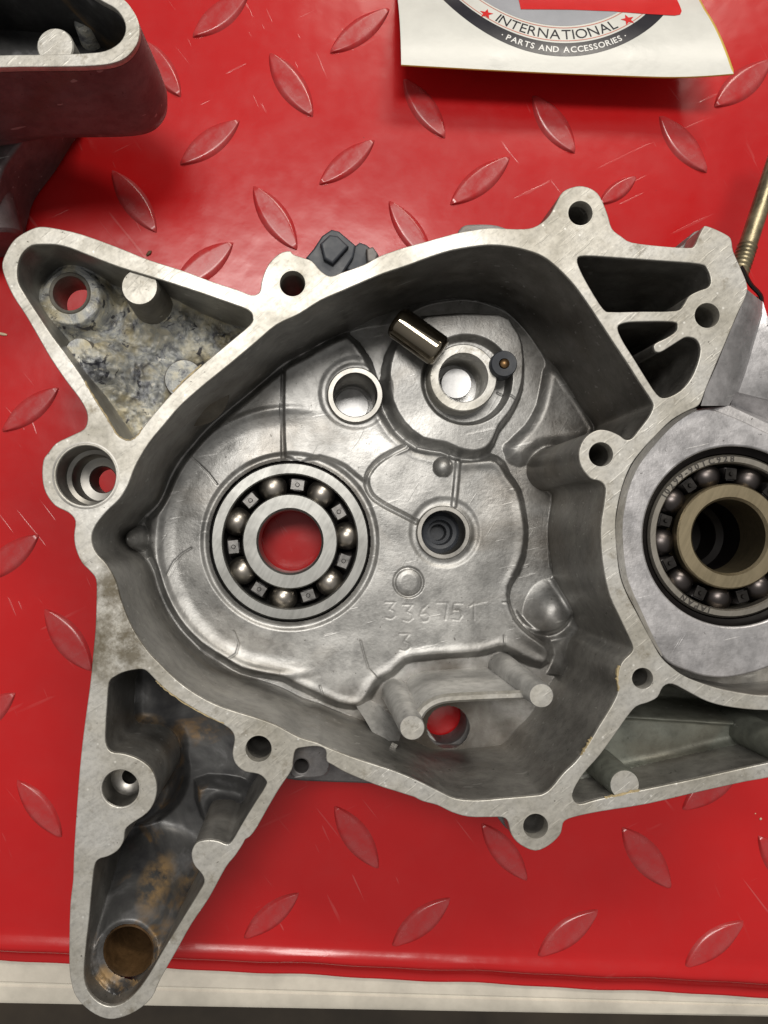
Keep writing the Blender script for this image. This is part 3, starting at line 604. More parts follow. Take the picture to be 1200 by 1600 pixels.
# ---- ball bearings --------------------------------------------------------------------------
def bearing(px, py, z, ro, rg, ri, rb, nb, ph, mring, mball, mark=None, tabs=None, minner=None):
    s = sc(z); c = XY(px, py, z); RO, RG, RI, RB = ro*s, rg*s, ri*s, rb*s; Wd = 12
    rp = (RG+RI)/2; br = (RG-RI)/2*1.5
    def arcs(r0, out):   # raceway groove
        return [(r0+out*1.35*math.sin(math.pi*k/6), z-3-6*k/6) for k in range(7)]
    root = lathe('ball_bearing', c, [(RO, z-Wd), (RO, z-.6), (RO-.5, z), (RG+.35, z), (RG, z-.4), (RG, z-2.2)]+arcs(RG, 1)+[(RG, z-Wd)], mring, case, 96, True)
    lathe('inner_ring', c, [(RB, z-Wd), (RB, z-.7), (RB+.6, z), (RI-.35, z), (RI, z-.4), (RI, z-2.2)]+arcs(RI, -1)+[(RI, z-Wd)], minner or mring, root, 96, True)
    bm = bmesh.new(); bmesh.ops.create_uvsphere(bm, u_segments=28, v_segments=16, radius=br*MM)
    me = bpy.data.meshes.new('ball'); bm.to_mesh(me); bm.free(); me.shade_smooth(); me.materials.append(mball)
    for i in range(nb):
        a = math.radians(ph+360/nb*i)
        o = bpy.data.objects.new('ball', me); COL.objects.link(o); o.parent = root
        o.location = ((c[0]+rp*math.cos(a))*MM, (c[1]+rp*math.sin(a))*MM, (z-5.0)*MM); o.rotation_euler = (a, a*2, 0)
    # pressed cage: one ribbon that rises between the balls and opens over them
    vs, fs = [], []; n = nb*24
    for i in range(n):
        a = 2*math.pi*i/n; u = ((math.degrees(a)-ph) % (360/nb))/(360/nb); q = abs(u-0.5)*2      # 0 between balls, 1 on a ball
        hw = (RG-RI)/2*(0.62-0.0*q) ; zz = z-2.1-(0.0 if q < .35 else -0.0)
        bulge = sst(0.28, 0.45, np.array(q)).item()
        for r in (rp-hw, rp-hw*(1-0.0), rp+hw):
            vs.append((c[0]+r*math.cos(a), c[1]+r*math.sin(a), z-2.3-bulge*6.0))
    for i in range(n):
        j = (i+1) % n
        for k in range(2): fs.append((i*3+k, j*3+k, j*3+k+1, i*3+k+1))
    mesh('cage', vs, fs, M['cage'], root)
    lathe('track_shade', c, [(RI-.2, z-10.5), (RG+.2, z-10.5)], M['black'], root)  # black sheet put in for the shade below the balls
    hw = (RG-RI)/2*0.50; tl = rp*math.radians(360/nb)*0.125
    bm = bmesh.new()
    for f in ((-1, 1),):
        bmesh.ops.create_cube(bm, size=1, matrix=Matrix.Diagonal((hw*2*MM, tl*2*MM, .35*MM, 1)))
    bmesh.ops.create_cone(bm, cap_ends=True, segments=16, radius1=hw*.48*MM, radius2=hw*.33*MM, depth=.5*MM, matrix=Matrix.Translation((0, 0, .4*MM)))
    rm = bpy.data.meshes.new('cage_rivet'); bm.to_mesh(rm); bm.free(); rm.materials.append(tabs or M['rivet'])
    for i in range(nb):
        a = math.radians(ph+360/nb*(i+.5))
        o = bpy.data.objects.new('cage_rivet', rm); COL.objects.link(o); o.parent = root
        o.location = ((c[0]+rp*math.cos(a))*MM, (c[1]+rp*math.sin(a))*MM, (z-2.05)*MM); o.rotation_euler = (0, 0, a)
    return root, c, RO, RG
rootL, cL, _, _ = bearing(453, 846, -38.2, 124, 105, 74.5, 49.5, 7, 5.5, M['ring_l'], M['steel'])
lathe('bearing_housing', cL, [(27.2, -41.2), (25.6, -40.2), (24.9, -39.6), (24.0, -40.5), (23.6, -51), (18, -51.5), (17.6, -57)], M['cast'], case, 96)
M['rivet_dark'] = m_simple('dark_cage_tab', (0.035, 0.032, 0.03), 0.35, 0.8, 0.3, 300, 0.00005)
rootR, cR, ROr, RGr = bearing(1141, 838, -5.0, 128, 114.5, 82.5, 58, 9, 105.5, M['ring_r'], M['dsteel'], tabs=M['rivet_dark'], minner=M['ring_t'])
lathe('bore_shade_cup', cR, [(0, -34), (7.2, -33.5), (7.6, -26), (9.2, -25), (9.4, -17)], M['black'], rootR, 64)  # added black cup, its colour stands for shade down the bore

def arc_text(txt, c, r, a_mid, size, z, mat, parent, name, cw=True, outward=True, zf=None, spacing=1.0, ext=0.0, bold=0.0, fit=None):
    """letters set one by one round a circle; tops point outward (cw) or inward"""
    objs = []; widths = []
    for ch in txt:
        if ch == ' ': widths.append((None, size*0.38)); continue
        cu = bpy.data.curves.new('t', 'FONT'); cu.body = ch; cu.size = size; cu.align_x = 'CENTER'; cu.extrude = ext; cu.resolution_u = 3; cu.offset = bold*size
        tmp = bpy.data.objects.new('t', cu); COL.objects.link(tmp); bpy.context.view_layer.update()
        me = bpy.data.meshes.new_from_object(tmp.evaluated_get(bpy.context.evaluated_depsgraph_get()))
        bpy.data.objects.remove(tmp); bpy.data.curves.remove(cu)
        xs = [v.co.x for v in me.vertices] or [0]
        w = max(xs)-min(xs); cx = (max(xs)+min(xs))/2
        for v in me.vertices: v.co.x -= cx
        widths.append((me, w+size*0.13*spacing))
    tot = sum(w for _, w in widths)
    if fit:
        e = (math.radians(fit)*r-tot)/len(widths); widths = [(m, w+e) for m, w in widths]; tot = math.radians(fit)*r
    pos = -tot/2
    vs, fs = [], []
    for me, w in widths:
        m = pos+w/2; pos += w
        if me is None: continue
        da = m/r
        a = a_mid-da if cw else a_mid+da
        # local frame
        rad = Vector((math.cos(a), math.sin(a)))
        up = rad if cw else -rad; rt_ = Vector((up.y, -up.x)); base = Vector(c)+rad*r
        o = len(vs)
        for v in me.vertices:
            q = base+rt_*v.co.x+up*(v.co.y-size*0.35)
            zz = z if zf is None else zf(q.x, q.y)+z
            vs.append((q.x, q.y, zz+v.co.z))
        for p in me.polygons: fs.append(tuple(o+i for i in p.vertices))
        bpy.data.meshes.remove(me)
    ob = mesh(name, vs, fs, mat, parent, flat=True); return ob
# marks etched on the right bearing
mr = (ROr+RGr)/2
arc_text('10299-90TC928', cR, mr, math.radians(118), 2.1, -4.97, M['etch'], rootR, 'etched_number', fit=64, bold=0.035)
arc_text('JAPAN', cR, mr, math.radians(243), 2.0, -4.97, M['etch'], rootR, 'etched_word', fit=26, bold=0.035)

# ---- crank face (annulus round the right bearing) ----------------------------------------
CR = [(1088, 640), (1075, 644), (1052, 659), (1027, 682), (1008, 704), (990, 729), (976, 762), (968, 795), (965, 823), (967, 860), (973, 900), (983, 927), (996, 952), (1015, 990), (1031, 1020), (1045, 1036), (1069, 1047), (1102, 1057), (1144, 1058), (1200, 1043), (1260, 1010), (1310, 950), (1330, 880), (1328, 800), (1300, 730), (1260, 700), (1200, 676), (1163, 658), (1133, 646), (1108, 638)]
hr = 141*sc(-3.6)
plate_curve('crank_face', [loopxy([(x+0.2*(x-1141)*0.0, y) for x, y in CR], -3.6), [(cR[0]+hr*math.cos(a*math.pi/48), cR[1]+hr*math.sin(a*math.pi/48)) for a in range(96)]], -3.6, -50, M['crank'], case, 0.5, 2)
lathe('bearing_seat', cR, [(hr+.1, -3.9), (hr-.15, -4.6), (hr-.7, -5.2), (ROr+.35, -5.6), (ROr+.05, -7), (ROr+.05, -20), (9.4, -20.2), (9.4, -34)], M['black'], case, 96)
# bevel between flange and crank face
bo = smooth([(1088, 638), (1075, 642), (1050, 657), (1025, 680), (1005, 702), (987, 727), (973, 760), (965, 795), (962, 823), (964, 860), (970, 900), (980, 927), (993, 952), (1017, 999), (1034, 1026)], 4, False)
bi = []
for i, (x, y) in enumerate(bo):
    dx, dy = 1141-x, 850-y; L = math.hypot(dx, dy); k = 9*math.sin(math.pi*min(1, i/(len(bo)-1)*1.0))**0.6+2; bi.append((x+dx/L*k, y+dy/L*k))
vs = [(*XY(x, y, -0.15), -0.15) for x, y in bo]+[(*XY(x, y, -3.4), -3.4) for x, y in bi]; N = len(bo)
mesh('crank_face_bevel', vs, [(i, i+N, i+N+1, i+1) for i in range(N-1)], M['face'], case)
# lower groove wall next to the crank face at the bottom
mesh('cavity_floor', [(*XY(x, y, -14), -14) for x, y in ((1040, 1030), (1360, 980), (1370, 1090), (1200, 1098), (1060, 1065))], [(0, 1, 2, 3, 4)], M['wall'], case, flat=True)

# ---- side pockets floors -----------------------------------------------------------------
def pocket(loop, zf, mat, func=None, step=2.0, seed=1, R=8, zr=None):
    zr = zr if zr is not None else zf
    k = sc(0)/sc(zr); lf = [(NX+(x-NX)*k, NY+(y-NY)*k) for x, y in smooth(loop, 2)]
    xs = [p[0] for p in lf]; ys = [p[1] for p in lf]
    def f(X, Y):
        w = -sdf(X, Y, lf); d = np.clip(w, 0, None)
        h = np.full(X.shape, float(zf))+vnoise(X, Y, 40, seed)*0.9
        # back to photo pixels at this height for the feature functions
        if func: h = func(X, Y, h)
        h += np.where(d < R, R-np.sqrt(np.clip(R*R-(R-d)**2, 0, None)), 0)*0.18
        return h, w > -7
    return hfield('cavity_floor', min(xs)-8, max(xs)+8, min(ys)-8, max(ys)+8, step, zr, f, mat, case)
def ftl(X, Y, h):
    n = vnoise(X, Y, 7, 31)+vnoise(X, Y, 4, 32)*.6
    h = h+1.1*n+1.5*vnoise(X, Y, 35, 37)
    for bx, by, bz, br, am in ((218, 448, -24, 40, 12), (122, 548, -24, 36, 15), (287, 592, -24, 40, 15)):
        kx = sc(0 if bz else 0)/sc(-24); d_ = np.hypot(X-(NX+(bx-NX)*kx), Y-(NY+(by-NY)*kx)); h = h+am*np.exp(-(d_/(br*1.15))**2)
    q = np.hypot(X-NX-(110-NX)*sc(-14)/sc(-24), Y-NY-(462-NY)*sc(-14)/sc(-24))
    h = h+(-14.6-h)*sst(62, 40, q)
    return h
TLF = lambda X, Y, h: ftl(X, Y, h)
def pocket_tl():
    zr = -24; k = sc(0)/sc(zr); lf = [(NX+(x-NX)*k, NY+(y-NY)*k) for x, y in smooth(LTL, 2)]
    xs = [p[0] for p in lf]; ys = [p[1] for p in lf]; R = 10
    hx = NX+(108-NX)*sc(-14)/sc(zr); hy = NY+(457-NY)*sc(-14)/sc(zr)
    def f(X, Y):
        w = -sdf(X, Y, lf); d = np.clip(w, 0, None)
        h = ftl(X, Y, np.full(X.shape, -24.0))
        h += np.where(d < R, R-np.sqrt(np.clip(R*R-(R-d)**2, 0, None)), 0)*0.3
        return h, (w > -7) & (np.hypot(X-hx, Y-hy) > 28)
    hfield('cavity_floor', min(xs)-8, max(xs)+8, min(ys)-8, max(ys)+8, 1.3, zr, f, M['corr'], case)
    c = XY(108, 457, -14)
    lathe('through_hole_wall', c, [(5.9, -15.2), (5.2, -14.2), (4.5, -14.6), (4.3, -16), (4.25, -25)], M['tan'], case)
pocket_tl()
def rough_boss(px, py, r, z, zb, mat_t, mat_s, seed):
    c = XY(px, py, z); R = r*sc(z); rr = random.Random(seed)
    prof = [(R*1.9, zb), (R*1.45, zb+4), (R*1.18, zb+8), (R*1.04, z-3), (R, z-.5), (R-.3, z)]
    lathe('boss', c, prof, mat_s, case, 36)
    rad = [0.25, .5, .75, 1.0]; vs = [(c[0], c[1], z)]; fs = []
    n = 36
    for q in rad:
        for i in range(n):
            a = 2*math.pi*i/n; vs.append((c[0]+(R-.3)*q*math.cos(a), c[1]+(R-.3)*q*math.sin(a), z+(rr.uniform(-.05, .04) if q < 1 else 0)))
    for i in range(n): fs.append((0, 1+i, 1+(i+1) % n))
    for k in range(3):
        for i in range(n): fs.append((1+k*n+i, 1+(k+1)*n+i, 1+(k+1)*n+(i+1) % n, 1+k*n+(i+1) % n))
    mesh('boss_top', vs, fs, mat_t, case)
rough_boss(218, 448, 29, -1.0, -26, M['face'], M['tan'], 1)
rough_boss(124, 550, 23, -11, -26, M['corr'], M['tan'], 2)
rough_boss(287, 592, 31, -9.0, -26, M['corr'], M['tan'], 3)
# lower left lug
def pocket_ll():
    zr = -34; k = sc(0)/sc(zr); lf = [(NX+(x-NX)*k, NY+(y-NY)*k) for x, y in smooth(LLL, 2)]
    xs = [p[0] for p in lf]; ys = [p[1] for p in lf]; R = 12
    q = lambda x, y, z: (NX+(x-NX)*sc(z)/sc(zr), NY+(y-NY)*sc(z)/sc(zr))
    hx, hy = q(201, 1486, -8.5)
    t1 = [q(x, y, -27) for x, y in ((300, 1235), (345, 1230), (385, 1240), (400, 1262), (365, 1315), (330, 1310), (310, 1290))]
    def f(X, Y):
        w = -sdf(X, Y, lf); d = np.clip(w, 0, None)
        h = np.full(X.shape, -35.0)+vnoise(X, Y, 60, 41)*1.2+vnoise(X, Y, 14, 42)*.15
        m = sst(6, -10, sdf(X, Y, smooth(t1, 2))); h = h*(1-m)+(-30)*m
        # ring step round the bolt boss
        bx, by = q(190, 1232, -20); rb = np.hypot(X-bx, Y-by); h += 10*sst(88, 62, rb)*sst(1150, 1185, Y)
        up = sst(1175, 1120, Y)*sst(290, 230, X); h += 4*up
        rise = sst(1350, 1395, Y); h = h*(1-rise)+(-9.0+vnoise(X, Y, 14, 43))*rise
        rh = np.hypot((X-hx), (Y-hy)*0.93); cn = -8.7-0.42*np.clip(rh-43, 0, None); h = np.where(rh > 43, np.logaddexp(h*.45, cn*.45)/.45, np.maximum(h, -8.7)); h += 0.8*sst(8, 0, np.abs(rh-41))
        h += np.where(d < R, R-np.sqrt(np.clip(R*R-(R-d)**2, 0, None)), 0)*0.25
        return h, (w > -7) & (rh > 34)
    hfield('cavity_floor', min(xs)-8, max(xs)+8, min(ys)-8, max(ys)+8, 1.4, zr, f, M['rust'], case)
    c = XY(201, 1486, -8.5); R0 = 38*sc(-8.5)
    o = lathe('blind_bore', c, [(R0+.9, -9.6), (R0+.2, -8.3), (R0-.3, -9.2), (R0-.7, -16), (R0-1.0, -29), (R0*.5, -31.5), (0, -31)], M['brown'], case)
pocket_ll()
# counterbored bolt hole at the left lug and seat in the lower boss
c = XY(134, 743, 0); r0 = 47*sc(0)
lathe('counterbore', c, [(r0+.9, 0.03), (r0+.5, .05), (r0-.1, -.5), (r0-.3, -7.0), (r0-1.3, -7.6), (r0-1.5, -8.2), (r0-1.6, -13.6), (3.6, -14.2), (3.35, -14.8), (3.3, -22)], M['bush'], case)
c = XY(188, 1232, 0); r0 = 29*sc(0)
lathe('counterbore', c, [(r0+.5, .03), (r0-.05, -.4), (r0-.15, -7.5), (r0-.8, -8.3), (1.95, -8.8), (1.9, -30), (0, -30)], M['bush'], case)
# dark pockets
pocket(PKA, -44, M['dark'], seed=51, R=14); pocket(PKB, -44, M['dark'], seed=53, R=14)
def fc(X, Y, h):
    q = NY+(1128-NY)*1.0
    m = sst(1106, 1118, Y-0.06*(X-1000)); h = (-34)*(1-m)+(h)*m
    h += 1.2*sst(5, 0, np.abs(Y-0.06*(X-1000)-1121))
    return h
pocket(PKC, -17, M['green'], fc, seed=55, R=14)
for bx_, by_, br_ in ((976, 1226, 24), (1226, 1170, 26)):
    c = XY(bx_, by_, -.5); R = br_*sc(-.5); lathe('boss', c, [(R+.6, -24), (R, -1), (R-.3, -.5)], M['green'], case, 40); lathe('boss_top', c, [(R-.3, -.5), (0, -.5)], M['face'], case, 40)

# ---- outside details ------------------------------------------------------------------------
# lower body under the flange, seen past its edge
plate_curve('lower_ledge', [loopxy([(440, 1140), (520, 1140), (620, 1195), (640, 1222), (600, 1226), (560, 1224), (500, 1222), (450, 1218), (435, 1204)], -30)], -30, -54, M['outer'], case, 0.6, 2)
plate_curve('bolt_lug', [loopxy([(448, 1165), (470, 1158), (512, 1160), (516, 1190), (508, 1212), (478, 1216), (455, 1212)], -9), [XY(a, b, -9) for a, b in circ(471, 1197, 11, 24)]], -9, -54, M['outer'], case, 0.4, 1)
plate_curve('cast_tab', [loopxy([(716, 372), (722, 354), (742, 350), (778, 352), (800, 365), (760, 375)], -5)], -5, -40, M['outer'], case, 0.4, 1)
plate_curve('cast_tab', [loopxy([(1055, 392), (1068, 382), (1085, 362), (1102, 360), (1110, 375), (1100, 395)], -8)], -8, -40, M['outer'], case, 0.4, 1)
plate_curve('cast_tab', [loopxy([(770, 1260), (800, 1262), (808, 1296), (796, 1298), (782, 1284)], -7)], -7, -40, M['outer'], case, 0.4, 1)
# cylinder deck at upper right
ef = [(1167, 452), (1165, 462), (1153, 490), (1133, 537), (1120, 570), (1103, 607), (1095, 634)]
eo = [(1189, 470), (1188, 492), (1182, 512), (1174, 540), (1163, 578), (1151, 612), (1139, 634)]
def loft(name, rows, mat, deg=40):
    """rows of (px,py,z) with equal counts"""
    vs = [(*XY(x, y, z), z) for row in rows for x, y, z in row]; m = len(rows[0]); fs = []
    for i in range(len(rows)-1):
        for k in range(m-1): fs.append((i*m+k, i*m+k+1, (i+1)*m+k+1, (i+1)*m+k))
    bm = bmesh.new(); vv = [bm.verts.new(v) for v in vs]
    for f in fs: bm.faces.new([vv[q] for q in f])
    o = bm_obj(name, bm, mat, case, deg); return o
loft('deck_shoulder', [[(x, y, -.4) for x, y in ef], [(x*.45+a*.55, y*.45+b*.55, -2.2) for (x, y), (a, b) in zip(ef, eo)], [(x, y, -5) for x, y in eo]], M['crank'], 25)
loft('cylinder_deck', [[(x, y, -5) for x, y in eo[:6]], [(x+3, y+1, -7.5) for x, y in eo[:6]], [(1202, 504, -7), (1206, 520, -7), (1212, 545, -7.5), (1216, 575, -7), (1212, 600, -7.5), (1206, 626, -9)], [(1330, 540, -11), (1330, 560, -11), (1330, 580, -11), (1330, 600, -11), (1330, 620, -11), (1330, 660, -14)]], M['crank'], 30)
loft('cylinder_deck', [[(1147, 610, -8.4), (1206, 624, -8.9), (1330, 656, -13.9)], [(1142, 632, -12), (1202, 656, -12), (1330, 690, -12)], [(1139, 634, -4.8), (1200, 662, -4.8), (1330, 700, -4.8)], [(1096, 638, -4.0), (1200, 679, -4), (1330, 720, -4)]], M['crank'], 25)
plate_curve('cylinder_base', [loopxy([(1100, 600), (1160, 470), (1185, 462), (1200, 500), (1330, 520), (1330, 720), (1200, 690)], -20, 1)], -20, -54, M['outer'], case, 0.5, 1)
gp = [(1158, 416), (1163, 424), (1168, 436), (1175, 447), (1188, 461), (1190, 475), (1190, 491), (1200, 502), (1230, 512)]
strip('base_gasket', gp, gp, -8.5, -30, 0.9, M['black'], case, 3)
# stud
def tube(name, a, b_, r, mat, parent, n=24, rings=None):
    a = Vector(a); b_ = Vector(b_); d = (b_-a); L = d.length; d.normalize(); u = d.cross(Vector((0, 0, 1))).normalized(); v = d.cross(u)
    prof = rings or [(0, r*.85), (.03, r), (.97, r), (1, r*.85)]
    vs, fs = [], []
    for t, rr in prof:
        for i in range(n):
            an = 2*math.pi*i/n; q = a+d*(t*L)+u*rr*math.cos(an)+v*rr*math.sin(an); vs.append(tuple(q))
    m = len(prof)
    for k in range(m-1):
        for i in range(n): fs.append((k*n+i, k*n+(i+1) % n, (k+1)*n+(i+1) % n, (k+1)*n+i))
    bm = bmesh.new(); vv = [bm.verts.new(q) for q in vs]
    for f in fs: bm.faces.new([vv[q] for q in f])
    bm.faces.new(vv[:n]); bm.faces.new(vv[-n:])
    return bm_obj(name, bm, mat, parent, 35)
sa = P(1140, 470, -22); sb = P(1240, 165, -30); r = 2.35
st = tube('cylinder_stud', sa, sb, r, M['stud'], case)
d = Vector(sb)-Vector(sa); q0 = Vector(P(1147, 440, -22))
Lt = 7.5; n_ = 9; prof = []
for i in range(n_):
    t = i/n_; prof += [(t, r*.93), (t+.5/n_, r*1.12)]
prof.append((1, r*.93))
tube('thread', Vector(sa)+d*0.10, Vector(sa)+d*0.10+d.normalized()*11, r, M['stud'], st, 24, prof)
# black plastic plug at the top edge
def prism(name, pts, z0, z1, mat, parent, bev=0.5): return plate_curve(name, [loopxy(pts, z0, 1)], z0, z1, mat, parent, bev, 2)
plug = prism('plastic_plug', [(478, 402), (490, 388), (503, 368), (518, 358), (530, 361), (556, 383), (552, 402), (530, 436), (512, 436), (495, 425)], -12, -30, M['rubber'], case)
prism('plug_step', [(500, 380), (515, 366), (528, 368), (545, 384), (520, 412), (506, 404)], -10.2, -14, M['rubber'], plug, 0.6)
prism('plug_collar', [(545, 392), (562, 378), (573, 382), (592, 398), (590, 412), (548, 424), (536, 418)], -13.5, -30, M['rubber'], plug)
prism('plug_clip', [(572, 388), (583, 385), (591, 396), (588, 408), (574, 410)], -11, -24, M['outer'], plug)

# ================================================================== second casting at top left
c2 = thing('engine_casting', 'dull grey deep casting with a rounded end in the top left corner', 'engine part')
O2 = [(-160, 112), (0, 105), (70, 104), (133, 103), (173, 99), (197, 89), (213, 70), (218, 50), (215, 30), (205, 12), (190, -4), (140, -40), (60, -70), (-160, -70)]
I2 = [(-140, 92), (0, 86), (70, 85), (133, 83), (165, 79), (187, 66), (196, 48), (193, 30), (180, 13), (157, 0), (110, -28), (50, -48), (-140, -48)]
plate_curve('machined_flange', [loopxy(O2, 0), loopxy(I2, 0)], 0, -2, M['face'], c2, 0.2, 1)
wp = [(-2, 0), (-10, .4), (-20, .9), (-28, 1.0), (-32, .2), (-34, -2.0), (-34.6, -4.5)]
lp = [Vector(p) for p in loopxy(O2, 0)]; vs, fs = [], []; N = len(lp); cc = Vector(XY(60, 20, 0))
for z, off in wp:
    for i, p in enumerate(lp):
        t_ = (lp[(i+1) % N]-lp[i-1]).normalized(); nr = Vector((t_.y, -t_.x))
        if nr.dot(p-cc) < 0: nr = -nr
        w = p+nr*off; vs.append((w.x, w.y, z))
for k in range(len(wp)-1):
    for i in range(N): fs.append((k*N+i, (k+1)*N+i, (k+1)*N+(i+1) % N, k*N+(i+1) % N))
fs.append(tuple((len(wp)-1)*N+i for i in range(N)))
bm = bmesh.new(); vv = [bm.verts.new(v) for v in vs]
for f in fs: bm.faces.new([vv[q] for q in f])
M['purple'] = m_cast('red_bounce_casting', 0.13, 0.23, 0.3, (0.40, 0.58), (1.0, 0.76, 0.78), 0.4)  # purple tint paints in red light bounced off the plate
bm_obj('cast_wall', bm, M['purple'], c2, 60)
lpi = loopxy(I2, 0); N = len(lpi)
vs = [(x, y, -1.9) for x, y in lpi]+[(x, y, -24) for x, y in lpi]; fs = [(i, (i+1) % N, N+(i+1) % N, N+i) for i in range(N)]+[tuple(range(N, 2*N))]
mesh('cavity_floor', vs, fs, M['dark'], c2, 40)
for x, y, r_, z in ((86, 72, 29, -.4), (131, 34, 16, -17)):
    c = XY(x, y, z); R = r_*sc(z); lathe('boss', c, [(R+.5, -24), (R, z-.4), (R-.3, z), (0, z)], M['face'] if z > -1 else M['corr'], c2, 40)
plate_curve('neck', [loopxy([(-160, 190), (60, 190), (128, 195), (112, 222), (85, 266), (52, 312), (40, 352), (30, 385), (5, 400), (-160, 400)], -56)], -34.4, -57.5, M['purple'], c2, 1.2, 3)
tb = tube('neck_rib', P(-40, 215, -42), P(0, 375, -44), 7, M['purple'], c2, 40)

# ================================================================== loose things
def cylinder_thing(name, a, b_, r, mat, label, cat):
    t = thing(name, label, cat)
    tube('pin_body', a, b_, r, mat, t, 64, [(0, 0.01), (0, r*.78), (.015, r*.86), (.05, r*.96), (.08, r), (.10, r), (.5, r), (.90, r), (.92, r), (.95, r*.96), (.985, r*.86), (1, r*.78), (1, .01)]); return t
cylinder_thing('dowel_pin', P(618, 501, -27), P(689, 552, -25.5), 4.5, M['pin'], 'short polished steel roller pin leaning on the pad beside the upper bore', 'pin')
g = thing('rubber_grommet', 'small black rubber grommet with a brass centre beside the upper bore', 'grommet')
c = XY(788, 568, -28); R = 21*sc(-28)
lathe('rubber_ring', c, [(R*.36, -28.6), (R*.4, -28.1), (R*.92, -28), (R, -28.6), (R*1.02, -33.5), (R*.9, -34.3)], M['rubber'], g, 40)
lathe('brass_centre', (c[0]+.2, c[1]+.1), [(R*.38, -29), (R*.34, -28.2), (R*.18, -27.8), (0, -27.7)], M['brass'], g, 28)
# card with a round printed badge, far side on the plate, near edge curled up
card = thing('printed_card', 'white card with a round INTERNATIONAL PARTS AND ACCESSORIES badge lying at the top edge', 'card')
ZC = -45.0
cc0 = XY(880, 100, ZC)
def cz(x, y):
    d = max(0.0, y-cc0[1]); z = ZC-0.012*d*d if d < 25 else ZC-0.012*625-0.6*(d-25)
    ex = XY(1138, 0, ZC)[0]; z += 2.5*max(0, (x-(ex-22))/22)**2*max(0, 1-d/30)
    return max(z, PZ+1.0)
def card_pt(u, v):     # u 0..1 left-right, v 0..1 bottom-top
    bl, br, tl, tr = (627, 101), (1139, 123), (622, -350), (1090, -350)
    by_ = bl[1]+(br[1]-bl[1])*u+2.5*math.sin(math.pi*u)
    x = (bl[0]*(1-v)+tl[0]*v)*(1-u)+u*(1139-26*min(1, v/0.26)**0.75-12*v) ; y = by_*(1-v)+(-350)*v
    X_, Y_ = XY(x, y, ZC); return X_, Y_
nu, nv = 60, 60; vs, fs = [], []
for s_ in (0, -0.45):
    for j in range(nv+1):
        for i in range(nu+1):
            x, y = card_pt(i/nu, j/nv); vs.append((x, y, cz(x, y)+s_))
n1 = (nu+1)*(nv+1)
for j in range(nv):
    for i in range(nu):
        a = j*(nu+1)+i; fs.append((a, a+1, a+nu+2, a+nu+1)); fs.append((n1+a, n1+a+nu+1, n1+a+nu+2, n1+a+1))
mesh('card_sheet', vs, fs, M['card'], card)
ev, ef_ = [], []
ring_ids = [i for i in range(nu+1)]+[(j)*(nu+1)+nu for j in range(1, nv+1)]
for q in ring_ids: ev.append(vs[q]); ev.append(vs[n1+q])
ev2 = []
for k, q in enumerate(ring_ids):
    x, y, z = vs[q]; ox, oy = (0, -.12) if k <= nu else (.75, -.05)
    ev2 += [(x, y, z+.02), (x+ox, y+oy, z-.1), (x+ox, y+oy, z-.5)]
for k in range(len(ring_ids)-1):
    for m in range(2): ef_.append((k*3+m, k*3+m+1, (k+1)*3+m+1, (k+1)*3+m))
mesh('card_edge', ev2, ef_, M['yellow'], card)
bc = XY(884, -119, ZC); s_ = sc(ZC)
def ringmesh(name, r0, r1, dz, mat, a0=0, a1=2*math.pi, n=160, nr=5):
    vs, fs = [], []
    for i in range(n+1):
        a = a0+(a1-a0)*i/n
        for k in range(nr+1):
            r = r0+(r1-r0)*k/nr; x = bc[0]+r*s_*math.cos(a); y = bc[1]+r*s_*math.sin(a); vs.append((x, y, cz(x, y)+dz))
    for i in range(n):
        for k in range(nr):
            a = i*(nr+1)+k; fs.append((a, a+1, a+nr+2, a+nr+1))
    o = mesh(name, vs, fs, mat, card)
    return o
ringmesh('black_ring', 184.5, 207, .05, M['ink']); ringmesh('red_line', 180, 181.4, .05, M['inksalmon']); ringmesh('red_line', 156, 157.5, .05, M['inksalmon'])
ringmesh('grey_disc', 20, 152.5, .05, M['inkgrey'], nr=12)
arc_text('INTERNATIONAL', bc, 169*s_, math.radians(266), 4.9, .09, M['ink'], card, 'badge_lettering', cw=False, zf=cz, fit=67)
arc_text('· PARTS AND ACCESSORIES ·', bc, 196*s_, math.radians(269.5), 2.7, .12, M['inkwhite'], card, 'badge_lettering', cw=False, zf=cz, fit=60, bold=0.02)
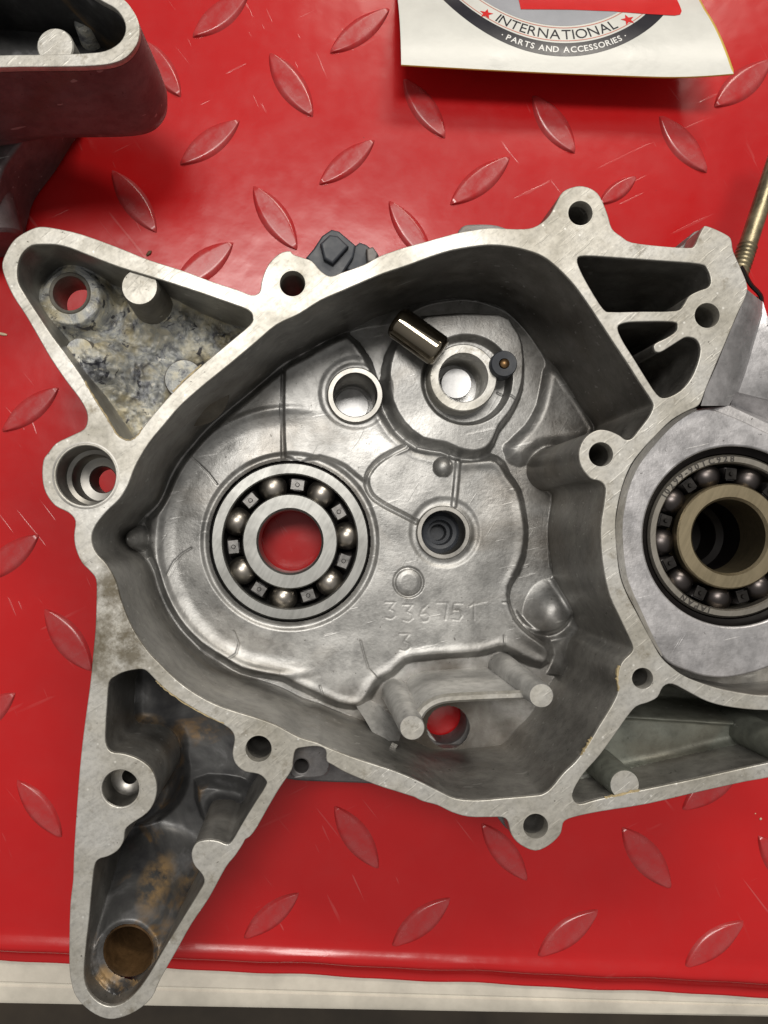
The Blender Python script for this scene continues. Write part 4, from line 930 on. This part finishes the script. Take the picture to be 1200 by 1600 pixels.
for px, py in ((764, 8), (987, 21)):
    x0, y0 = XY(px, py, ZC); vs = [(x0, y0, cz(x0, y0)+.1)]; 
    for i in range(10):
        a = math.pi/2+math.pi*i/5+(0.25 if px > 900 else -.3); rr = (11.5 if i % 2 == 0 else 4.8)*s_; x, y = x0+rr*math.cos(a), y0+rr*math.sin(a); vs.append((x, y, cz(x, y)+.1))
    mesh('star', vs, [(0, 1+i, 1+(i+1) % 10) for i in range(10)], M['inkred'], card, flat=True)
bp = [(800, -60), (820, -2), (900, -1), (967, 3), (1020, 9), (1062, 13), (1071, 11), (1075, 3), (1076, -60)]
vs = []; nb_ = 12; fs = []
for i in range(len(bp[1:-1])):
    for j in range(nb_+1):
        x, y = bp[1+i]; y2 = y*(1-j/nb_)+(-70)*j/nb_; X_, Y_ = XY(x, y2, ZC); vs.append((X_, Y_, cz(X_, Y_)+.16))
for i in range(len(bp[1:-1])-1):
    for j in range(nb_): a = i*(nb_+1)+j; fs.append((a, a+nb_+1, a+nb_+2, a+1))
mesh('red_banner', vs, fs, M['inkred'], card)
# crumbs on the plate
def crumb(px, py, l, w, rot, mat, label):
    bm = bmesh.new(); bmesh.ops.create_icosphere(bm, subdivisions=2, radius=1)
    r = random.Random(int(px)); x, y = XY(px, py, PZ)
    for v in bm.verts:
        v.co *= r.uniform(.8, 1.1); v.co.x *= l; v.co.y *= w; v.co.z *= w*.6
    bmesh.ops.rotate(bm, verts=bm.verts, matrix=Matrix.Rotation(rot, 3, 'Z')); bmesh.ops.translate(bm, verts=bm.verts, vec=(x, y, PZ+w*.5))
    return tag(bm_obj('metal_crumb', bm, mat, None, 60), label, 'debris')
crumb(4, 522, 1.6, .5, -.2, M['crumb'], 'elongated cream crumb at the left picture edge below the upper left lug')
crumb(1188, 1279, .5, .4, .8, M['crumb'], 'tiny cream crumb near the right picture edge below the casting')
crumb(233, 396, 1.2, .6, .8, M['brown'], 'dark brown crumb just above the top edge of the upper left lug')
crumb(1180, 1271, .25, .2, .8, M['crumb'], 'tiniest cream speck up and left of the crumb near the right edge')
crumb(1012, 1328, .8, .45, 1.2, M['brown'], 'small brown crumb on the tread below the right side of the casting')
